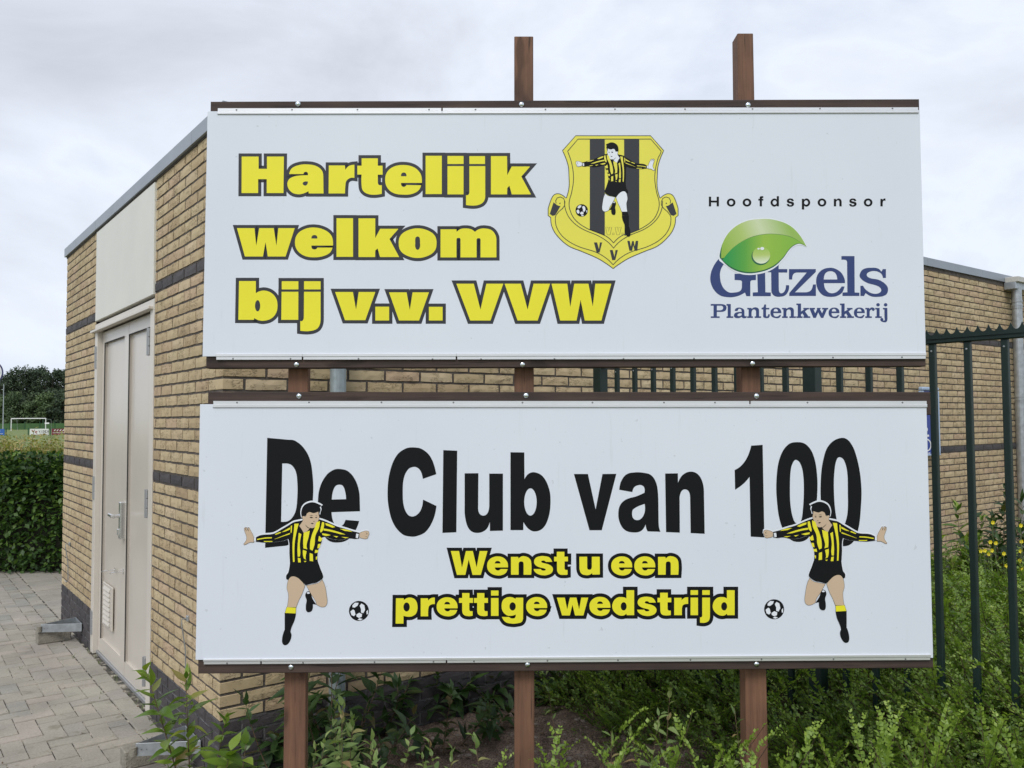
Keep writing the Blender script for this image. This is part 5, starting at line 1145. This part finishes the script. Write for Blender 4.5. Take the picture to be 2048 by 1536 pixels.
while cnt < 10500 and tries < 200000:
    tries += 1
    y = q.uniform(1.75, 6.9) if q.random() < .6 else q.uniform(1.9, 3.6); x = q.uniform(-.15, 5.2)
    px_, py_ = px_of((x, y, .3))
    if px_ > 2350 or px_ < 900: continue
    r1_ = (x-K.x)*U1.x+(y-K.y)*U1.y
    if r1_ > -.12: continue
    h = bank(x, y)
    if h < .10: continue
    z = h*q.uniform(.25, .92)*(1 if q.random() < .85 else 1.12)
    V, F3, pts, U_ = TP[q.randrange(14)]
    az = q.gauss(math.radians(200), 1.0) if q.random() < .75 else q.uniform(0, 6.28)
    sc = q.uniform(.75, 1.25)*(1+.15*(y > 4)); ca, sa = math.cos(az), math.sin(az); tl_ = q.uniform(-.25, .35)
    A = np.array([[ca, -sa, 0], [sa, ca, 0], [0, 0, 1]]) @ np.array([[math.cos(tl_), 0, -math.sin(tl_)], [0, 1, 0], [math.sin(tl_), 0, math.cos(tl_)]]) @ np.array([[1, 0, 0], [0, math.cos(.5*tl_), -math.sin(.5*tl_)], [0, math.sin(.5*tl_), math.cos(.5*tl_)]])*sc
    W_ = V @ A.T+np.array([x, y, max(z-.1, .02)])
    # keep the leaves off the boards
    if ((W_[:, 1] > 2.80) & (W_[:, 1] < 2.93) & (W_[:, 2] > .86) & (W_[:, 0] < 1.48)).any(): continue
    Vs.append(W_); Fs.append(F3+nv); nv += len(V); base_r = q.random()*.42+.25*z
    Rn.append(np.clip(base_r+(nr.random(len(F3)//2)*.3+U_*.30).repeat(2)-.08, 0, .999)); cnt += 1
    P_ = pts @ A.T+np.array([x, y, max(z-.1, .02)]); SV.tube([P_[0], P_[len(P_)//2], P_[-1]], [.0022, .0016, .0008], 3, False)
    if cnt % 2: g0 = P_[0]; SV.tube([g0, g0+np.array([q.uniform(-.05, .05), q.uniform(.0, .1), -min(z, .35)])], [.0024, .003], 3, False)
spr = [(1075, 1490, 2.55), (1120, 1455, 2.7), (1172, 1478, 2.6), (1012, 1502, 2.5), (1285, 1420, 2.75), (1305, 1440, 2.7), (1385, 1425, 2.7), (1262, 1472, 2.6), (1435, 1490, 2.5), (1530, 1450, 2.6), (1560, 1455, 2.65), (1615, 1460, 2.6), (1755, 1418, 2.7), (1810, 1412, 2.7), (1858, 1432, 2.7), (1700, 1425, 2.75), (1650, 1440, 2.5), (1900, 1400, 2.8), (1960, 1410, 2.7), (2010, 1440, 2.6), (1740, 1480, 2.4), (1880, 1490, 2.4), (1340, 1500, 2.45), (1480, 1502, 2.45)]
for (x, y, D) in spr+[(x_+q.uniform(-40, 40), y_+q.uniform(10, 60), D_) for x_, y_, D_ in spr]:      # sprigs standing up in front of the boards
    t = at(x, y, D); V, F3, pts, U_ = spray_tpl(q, .23, 22, .023); az = q.uniform(0, 6.28); tl_ = .45
    A = np.array([[math.cos(az), -math.sin(az), 0], [math.sin(az), math.cos(az), 0], [0, 0, 1]]) @ np.array([[math.cos(tl_), 0, -math.sin(tl_)], [0, 1, 0], [math.sin(tl_), 0, math.cos(tl_)]])
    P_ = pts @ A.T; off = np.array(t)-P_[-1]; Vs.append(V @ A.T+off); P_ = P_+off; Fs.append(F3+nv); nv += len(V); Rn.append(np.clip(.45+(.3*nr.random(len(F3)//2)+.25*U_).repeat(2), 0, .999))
    SV.tube([P_[0]-np.array((0, 0, .3)), P_[0], P_[-1]], [.003, .0022, .0008], 3, False)
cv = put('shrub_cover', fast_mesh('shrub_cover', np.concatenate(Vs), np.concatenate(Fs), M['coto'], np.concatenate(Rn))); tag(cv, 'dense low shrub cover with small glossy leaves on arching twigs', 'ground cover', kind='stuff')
SVV = np.array([tuple(v) for v in SV.V])
ct = put('shrub_twigs', fast_mesh('shrub_twigs', SVV, np.array(SV.F), M['coto_stem'])); tag(ct, 'thin brown twigs inside the low shrub cover', 'twigs', kind='stuff')
# dry twigs, weeds and grass tufts
b = MB()
for i in range(90):
    x = q.uniform(-.7, 1.7); y = q.uniform(3.0, 5.3)
    if (x-K.x)*U1.x+(y-K.y)*U1.y > -.1 or (x-K.x)*U2.x+(y-K.y)*U2.y < .2: continue
    z = float(soil_z(np.array(x), np.array(y))); a = q.uniform(0, 6); l = q.uniform(.08, .35); e_ = q.uniform(0, .9)
    p = Vector((x, y, z+.005)); d = Vector((math.cos(a), math.sin(a), e_)).normalized()*l; b.tube([p, p+d*.5+Vector((0, 0, .03)), p+d], [.0022, .0016, .0008], 4, False)
for i in range(700):
    x = q.uniform(-.7, 1.9); y = q.uniform(2.9, 5.6)
    if (x-K.x)*U1.x+(y-K.y)*U1.y > -.1 or (x-K.x)*U2.x+(y-K.y)*U2.y < .2: continue
    p = Vector((x, y, float(soil_z(np.array(x), np.array(y)))+.006)); a = q.uniform(0, 6); d = Vector((math.cos(a), math.sin(a), q.uniform(-.2, .5)))*q.uniform(.006, .022); e_ = Vector((-d.y, d.x, q.uniform(-.004, .006)))*.4
    b.add([p-d, p+e_, p+d, p-e_], [(0, 1, 2, 3)])
tw = b.build('dry_twigs', M['stem']); tag(tw, 'dry twigs lying on the soil below the boards', 'twigs', kind='stuff')
b = MB()
for i in range(46):
    if i < 26: cx = GP(q.uniform(-.3, 4.0), -.004-q.uniform(0, .02)); nb = q.randint(2, 5); hh = q.uniform(.01, .05)
    else: cx = GP(q.uniform(-.4, 4), q.uniform(-1.8, -.1)); nb = q.randint(2, 4); hh = q.uniform(.01, .035)
    if i > 40: cx = GP(q.uniform(-.2, .9), -.13); hh = .07; nb = 6
    for k in range(nb):
        a = q.uniform(0, 6.28); d = Vector((math.cos(a), math.sin(a), 0)); h_ = hh*q.uniform(.6, 1.3); s_ = Vector((-d.y, d.x, 0))*.0016
        p = cx+d*.004; m = p+d*h_*.3+UZ*h_*.7; t = p+d*h_*.8+UZ*h_; b.add([p-s_, p+s_, m+s_, m-s_, t], [(0, 1, 2, 3), (3, 2, 4)])
gt = b.build('grass_tufts', M['green_stem']); tag(gt, 'small grass tufts growing in the paving joints', 'grass', kind='stuff')
b = MB()
for i in range(70):
    cx = GP(q.uniform(-.5, 6), q.uniform(-2.6, -.02)) if i % 3 else GP(q.uniform(-.3, 4.2), -.02); s_ = q.uniform(.003, .012); a = q.uniform(0, 6)
    d = Vector((math.cos(a), math.sin(a), 0)); e_ = Vector((-d.y, d.x, 0)); b.add([cx+UZ*.003-d*s_, cx+UZ*.003+e_*s_*.6, cx+UZ*(.004+s_*.4)+d*s_, cx+UZ*.003-e_*s_*.5], [(0, 1, 2, 3)])
lt = b.build('leaf_litter', M['stem']); tag(lt, 'bits of dry leaf litter on the pavers', 'litter', kind='stuff')

# ------------------------------------------------------------------ hedge
hx0, hx1, hy0, hy1, hh_ = -9.0, -2.6, 9.55, 11.2, 1.27
hd = empty('hedge', (-6, hy0+.6, 0)); tag(hd, 'clipped leafy hedge with yellowed top at the end of the paving', 'hedge')
b = MB(); b.box((hx0, hy0+.16, 0), (hx1-hx0, 0, 0), (0, hy1-hy0-.2, 0), (0, 0, hh_-.16)); b.build('twig_core', M['twig'], hd)
def leaf_cloud(P, D, N, size, q_):
    """P centres, D leaf directions, N normals"""
    n = len(P); W_ = np.cross(D, N); s = size[:, None]
    V = np.stack([P, P+D*s*.5+W_*s*.32+N*s*.08, P+D*s, P+D*s*.5-W_*s*.32+N*s*.08], 1).reshape(-1, 3)
    a = np.arange(n)*4; F3 = np.concatenate([np.stack([a, a+1, a+2], 1), np.stack([a, a+2, a+3], 1)]); return V, F3
def norm(v): return v/np.maximum(np.linalg.norm(v, axis=1, keepdims=True), 1e-6)
nl_ = 15000; P = np.stack([nr.uniform(hx0, hx1, nl_), hy0+.22*nr.random(nl_)**1.6+.05*np.sin(nr.uniform(0, 6, nl_)), nr.uniform(.02, hh_, nl_)], 1)
P[:, 1] += .07*vnoise(P[:, 0], P[:, 2], 3.1, 8)-.03; P[:, 1] += np.where(P[:, 2] < .55, .05*vnoise(P[:, 0], P[:, 2]*1., 5, 9), 0)
D = norm(np.stack([nr.normal(0, .8, nl_), -.35+nr.normal(0, .4, nl_), -.35+nr.normal(0, .5, nl_)], 1)); N = norm(np.cross(D, norm(nr.normal(0, 1, (nl_, 3))+np.array([0, -.3, 1.6]))));N = norm(np.cross(N, D))
V, F3 = leaf_cloud(P, D, N, nr.uniform(.045, .085, nl_), nr); rr_ = nr.random(nl_)*.75+.2*(P[:, 2]/hh_)
put('foliage', fast_mesh('hedge_leaves', V-np.array(tuple(hd.location)), F3, M['hedge'], np.concatenate([rr_, rr_]).clip(0, .999)), hd)
nl_ = 19000; P = np.stack([nr.uniform(hx0, hx1, nl_), hy0-.04+(hy1-hy0)*nr.random(nl_)**1.4, hh_-.16+.22*nr.random(nl_)], 1); P[:, 2] += .06*vnoise(P[:, 0], P[:, 1], 3, 4)
D = norm(np.stack([nr.normal(0, 1, nl_), -.1+nr.normal(0, .8, nl_), .5+nr.normal(0, .5, nl_)], 1)); N = norm(np.cross(np.cross(D, norm(nr.normal(0, .9, (nl_, 3))+np.array([0, -.4, .7]))), D))
V, F3 = leaf_cloud(P, D, N, nr.uniform(.04, .075, nl_), nr); rr_ = nr.random(nl_)
top_g = P[:, 1] < hy0+.30
mm_ = np.concatenate([top_g, top_g]); rr2 = np.concatenate([rr_, rr_])
put('foliage', fast_mesh('hedge_green_top', V-np.array(tuple(hd.location)), F3[mm_], M['hedge'], (.35+.64*rr2[mm_]).clip(0, .999)), hd)
ne = 7000; P3 = np.stack([nr.uniform(hx0, hx1, ne), hy0-.03+.33*nr.random(ne), hh_-.36+.34*nr.random(ne)**.8], 1); P3[:, 2] -= .12*np.clip((hy0+.1-P3[:, 1])/.13, 0, 1)*nr.random(ne)
D3 = norm(np.stack([nr.normal(0, 1, ne), -.5+nr.normal(0, .5, ne), .1+nr.normal(0, .6, ne)], 1)); N3 = norm(np.cross(np.cross(D3, norm(nr.normal(0, .8, (ne, 3))+np.array([0, -.6, .7]))), D3)); V3, F4_ = leaf_cloud(P3, D3, N3, nr.uniform(.045, .08, ne), nr); r3 = .5+.49*nr.random(ne)
put('foliage', fast_mesh('hedge_edge', V3-np.array(tuple(hd.location)), F4_, M['hedge'], np.concatenate([r3, r3]).clip(0, .999)), hd)
# taller yellowed shoots
ns = 1300; Ps = []; Ds = []; St = MB()
for i in range(ns):
    x = nr.uniform(hx0, hx1); y = nr.uniform(hy0+.12, hy1); h_ = nr.uniform(.08, .32)*(1.4 if nr.random() < .12 else 1)
    lean = nr.normal(0, .12, 2)
    for k in range(9): u = (k+.5)/9; Ps.append((x+lean[0]*u*h_*3, y+lean[1]*u*h_*3, hh_+h_*u)); Ds.append((nr.normal(), nr.normal(), .5+nr.normal(0, .4)))
    if i % 2: St.tube([(x, y, hh_-.05), (x+lean[0]*h_*3, y+lean[1]*h_*3, hh_+h_)], [.003, .001], 3, False)
P = np.array(Ps); D = norm(np.array(Ds)); N = norm(np.cross(np.cross(D, norm(nr.normal(0, .5, (len(P), 3))+np.array([0, 0, 1]))), D)); V2, F2 = leaf_cloud(P, D, N, nr.uniform(.03, .06, len(P)), nr); r2_ = nr.random(len(P))
Vt = np.concatenate([V, V2]); Ft = np.concatenate([F3[~mm_], F2+len(V)]); Rt = np.concatenate([rr2[~mm_], r2_, r2_])
ft = put('foliage', fast_mesh('hedge_yellow_top', Vt-np.array(tuple(hd.location)), Ft, M['hedge_top'], Rt.clip(0, .999)), hd); ft['label'] = 'yellowed top leaves and shoots'
St.build('stem', M['stem'], hd)

# ------------------------------------------------------------------ far: playing field, goal, boards, trees
def far(X, D): p = at(X, 845, D); return Vector((p.x, p.y, 0))
go = empty('football_goal', tuple(far(57, 173))); tag(go, 'white football goal at the far end of the playing field', 'goal')
a, c = far(22.5, 173), far(91.5, 173)
b = MB(); b.tube([a, a+UZ*2.5], .09, 8); b.build('post', M['white'], go)
b = MB(); b.tube([c, c+UZ*2.5], .09, 8); b.build('post', M['white'], go)
b = MB(); b.tube([a+UZ*2.5, c+UZ*2.5], .09, 8); b.build('crossbar', M['white'], go)
b = MB()
for p in (a, c): b.tube([p+UZ*2.45, p+Vector((0, 2, 2.2)), p+Vector((0, 2.2, 0))], .04, 6)
b.build('rear_frame', M['galv'], go)
fm = empty('netting_fence', tuple(far(60, 195))); tag(fm, 'long low green windbreak fence behind the goal', 'fence')
b = MB(); A_, B_ = far(-160, 195), far(260, 195); b.box(A_, B_-A_, (0, .03, 0), (0, 0, 1.45)); b.build('netting', M['mesh_green'], fm)
for k in range(15):
    p = A_.lerp(B_, k/14); b = MB(); b.tube([p-Vector((0, .08, 0)), p-Vector((0, .08, -1.9))], .06, 6); b.build('post', M['greenpaint'], fm)
pf = empty('ball_fence', tuple(far(87, 176))); tag(pf, 'dark post with a white plate beside the far goal', 'post')
b = MB(); q0 = far(86, 176); b.tube([q0, q0+UZ*2.6], .07, 6); b.build('post', M['greenpaint'], pf)
b = MB(); q1 = far(89.5, 172.5)+UZ*1.35; b.box(q1, (.9, 0, 0), (0, .05, 0), (0, 0, .3)); b.build('plate', M['white'], pf)
lp = empty('floodlight_mast', tuple(far(6, 165))); tag(lp, 'slim pale floodlight mast left of the far goal', 'mast')
b = MB(); p = far(6, 165); b.tube([p, p+UZ*4, p+UZ*9.3], [.11, .09, .06], 8); b.build('mast', M['galv'], lp)
b = MB(); b.box(p+Vector((-.35, -.1, 8.2)), (.35, 0, 0), (0, .2, 0), (0, 0, .12)); b.build('lamp', M['galv'], lp)
DA = 104
def adv(x0, x1, m, lab, fn):
    A_, B_ = far(x0, DA), far(x1, DA); o = empty('advertising_board', tuple((A_+B_)/2)); tag(o, lab, 'advertising board', 'advertising boards along the far pitch edge')
    w = B_.x-A_.x; b = MB(); b.box(A_+UZ*.12, (w, 0, 0), (0, .04, 0), (0, 0, .78)); b.build('plate', m, o)
    for x in (0, w-.05): b = MB(); b.box(A_+Vector((x, .05, 0)), (.05, 0, 0), (0, .05, 0), (0, 0, 1.0)); b.build('post', M['greenpaint'], o)
    fn(o, A_-Vector((0, .012, -.12)), w)
def quadp(b, o, pts): b.add([o+Vector((x, 0, z)) for x, z in pts], [tuple(range(len(pts)))])
STK = {'V': [((0, 1), (.5, 0)), ((.5, 0), (1, 1))], 'I': [((.5, 0), (.5, 1))], 'D': [((0, 0), (0, 1)), ((0, 1), (.9, .7)), ((.9, .7), (.9, .3)), ((.9, .3), (0, 0))], 'O': [((0, .2), (0, .8)), ((0, .8), (.5, 1)), ((.5, 1), (1, .8)), ((1, .8), (1, .2)), ((1, .2), (.5, 0)), ((.5, 0), (0, .2))],
 'X': [((0, 0), (1, 1)), ((0, 1), (1, 0))], 'E': [((0, 0), (0, 1)), ((0, 1), (.9, 1)), ((0, .5), (.7, .5)), ((0, 0), (.9, 0))], 'R': [((0, 0), (0, 1)), ((0, 1), (.9, .75)), ((.9, .75), (0, .5)), ((.2, .5), (1, 0))]}
def letters(b, o, s, x, z, w, h, t):
    for ch in s:
        for (p, q_) in STK[ch]:
            P0 = Vector((x+p[0]*w, 0, z+p[1]*h)); P1 = Vector((x+q_[0]*w, 0, z+q_[1]*h)); d = (P1-P0).normalized(); n_ = Vector((-d.z, 0, d.x))*t/2
            V_ = [o+P0-n_, o+P1-n_, o+P1+n_, o+P0+n_]; o = o-Vector((0, .0008, 0)); b.add(V_, [(0, 1, 2, 3)])
        x += w*1.38
def ad1(o, A_, w):
    b = MB(); quadp(b, A_, [(.18, .62), (.30, .66), (.48, .42), (.44, .36)]); quadp(b, A_-Vector((0, .002, 0)), [(.66, .66), (.54, .62), (.40, .42), (.46, .38)]); quadp(b, A_-Vector((0, .004, 0)), [(.74, .52), (.98, .44), (.92, .38), (.72, .40)]); quadp(b, A_-Vector((0, .006, 0)), [(.60, .42), (.72, .45), (.95, .20), (.82, .18)])
    quadp(b, A_-Vector((0, .002, 0)), [(.1, .03), (w-.1, .03), (w-.1, .07), (.1, .07)]); b.build('print', M['ad_inkred'], o)
    b = MB(); letters(b, A_, 'VIDEX', 1.12, .34, .19, .24, .045); quadp(b, A_-Vector((0, .002, 0)), [(1.2, .24), (2.3, .24), (2.3, .27), (1.2, .27)]); quadp(b, A_-Vector((0, .002, 0)), [(.44, .36), (.50, .36), (.50, .16), (.44, .16)]); b.build('print', M['ad_ink'], o)
def ad2(o, A_, w):
    b = MB()
    for k in range(7): x = .25+k*.36; quadp(b, A_, [(x, .48), (x+.16, .50), (x+.30, .68), (x+.14, .66)])
    quadp(b, A_, [(.15, .24), (w-.2, .24), (w-.2, .29), (.15, .29)]); b.build('print', M['ad_white'], o)
def ad3(o, A_, w):
    b = MB(); quadp(b, A_, [(w-.75, .50), (w-.45, .58), (w-.65, .42)]); quadp(b, A_, [(.2, .16), (w-.15, .18), (w-.15, .22), (.2, .20)]); b.build('print', M['ad_white'], o)
adv(-34, 9, M['ad_blue'], 'blue advertising board with white print at the far pitch edge', ad3)
adv(60, 97.5, M['ad_white'], 'white advertising board with dark red emblem and dark letters', ad1)
adv(103.5, 146, M['ad_red'], 'dark red advertising board with white slanted marks', ad2)
pr_ = empty('pitch_rail', tuple(far(60, 106))); tag(pr_, 'thin green rail fence at the far pitch edge', 'rail')
for k, x in enumerate((-70, -30, 12.5, 57, 101, 148, 190)):
    b = MB(); p = far(x, 106); b.tube([p, p+UZ*1.0], .07, 6); b.build('post', M['greenpaint'], pr_)
# trees
def tree(X, D, H, Wd, m, lab, seed, grp='trees behind the playing field'):
    q_ = np.random.default_rng(seed); p = far(X, D); o = empty('tree', tuple(p)); tag(o, lab, 'tree', grp)
    b = MB(); b.tube([p, p+UZ*H*.5, p+UZ*H*.8], [Wd*.05, Wd*.035, Wd*.01], 7)
    for k in range(5): a = k*1.3; b.tube([p+UZ*H*(.3+.08*k), p+UZ*H*(.5+.08*k)+Vector((math.cos(a), math.sin(a), 0))*Wd*.3], [Wd*.02, Wd*.006], 5)
    b.build('trunk', M['bark'], o)
    nc = 44; cc = []; 
    for k in range(nc):
        u = q_.random(); a = q_.uniform(0, 6.28); zz = H*(.12+.84*u); rr = Wd*.5*math.sqrt(max(.05, 1-((u-.42)/.62)**2))*q_.uniform(.35, 1); cc.append((rr*math.cos(a), rr*math.sin(a)*.8, zz, Wd*q_.uniform(.09, .17)))
    cc = np.array(cc); n = 5200; ci = q_.integers(0, nc, n); dirs = norm(q_.normal(0, 1, (n, 3))); P = cc[ci, :3]+dirs*cc[ci, 3:4]*q_.uniform(.55, 1.05, (n, 1))
    D_ = norm(q_.normal(0, 1, (n, 3))); N_ = norm(np.cross(np.cross(D_, dirs+.01), D_)); V, F3 = leaf_cloud(P, D_, N_, q_.uniform(.35, .8, n), q_); r = (q_.random(n)*.5+.5*q_.random(nc)[ci]).clip(0, .999)
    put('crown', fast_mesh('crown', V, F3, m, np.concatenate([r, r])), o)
tl_ = [(-48, 250, 17, 13, 0, 'dark tree far left of the goal'), (-25, 262, 18, 13, 0, 'dark tree behind the floodlight mast'), (2, 255, 15.5, 13, 0, 'rounded dark tree at the left photo edge'), (22, 262, 17.5, 12, 0, 'tall dark tree above the left goal post'),
 (40, 258, 19, 12, 0, 'broad dark tree above the goal'), (58, 268, 18, 11, 0, 'dark tree with a dip beside it above the goal middle'), (73, 260, 18.3, 11, 0, 'tree with a pointed dark top over the goal'), (88, 266, 19.2, 11, 0, 'tall dark tree over the right goal post'), (104, 258, 18.6, 11, 0, 'dense dark tree left of the building edge'),
 (120, 262, 18.6, 12, 0, 'dark tree touching the building edge'), (140, 258, 18, 12, 0, 'dark tree partly behind the building'), (6, 228, 8.5, 9, 1, 'pale low tree behind the floodlight mast foot'), (26, 226, 9.5, 9, 1, 'pale bushy tree left above the goal'), (47, 230, 8, 9, 2, 'low dark bush tree behind the goal'), (66, 228, 9.5, 9, 2, 'mid height tree behind the goal middle'),
 (86, 226, 9, 9, 1, 'pale green tree behind the right goal post'), (106, 230, 10.5, 9, 2, 'mid height tree right of the goal'), (126, 226, 9, 9, 2, 'low tree next to the building edge'), (-18, 230, 9.5, 10, 2, 'low tree beyond the left photo edge'), (-45, 228, 9, 10, 2, 'low bushy tree far left')]
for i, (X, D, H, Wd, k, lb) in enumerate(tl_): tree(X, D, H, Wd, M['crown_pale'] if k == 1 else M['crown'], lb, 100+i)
# round sign at the left edge
rs = empty('round_sign', (at(-17, 746, 20).x, 20, 0)); tag(rs, 'round white sign with navy edge on a grey pole, cut by the photo edge', 'sign')
c = at(-18, 745.5, 20); b = MB(); b.tube([(c.x, 20.06, 0), (c.x, 20.06, c.z+.25)], .03, 10); b.build('pole', M['galv'], rs)
for r_, m_, y_, nm in ((.29, M['navy'], 20.0, 'rim'), (.262, M['white'], 19.994, 'face'), (.225, M['navy'], 19.989, 'ring'), (.19, M['ad_blue'], 19.984, 'centre')):
    b = MB(); b.tube([(c.x, y_, c.z), (c.x, y_+.02, c.z)], r_, 32); b.build(nm, m_, rs)
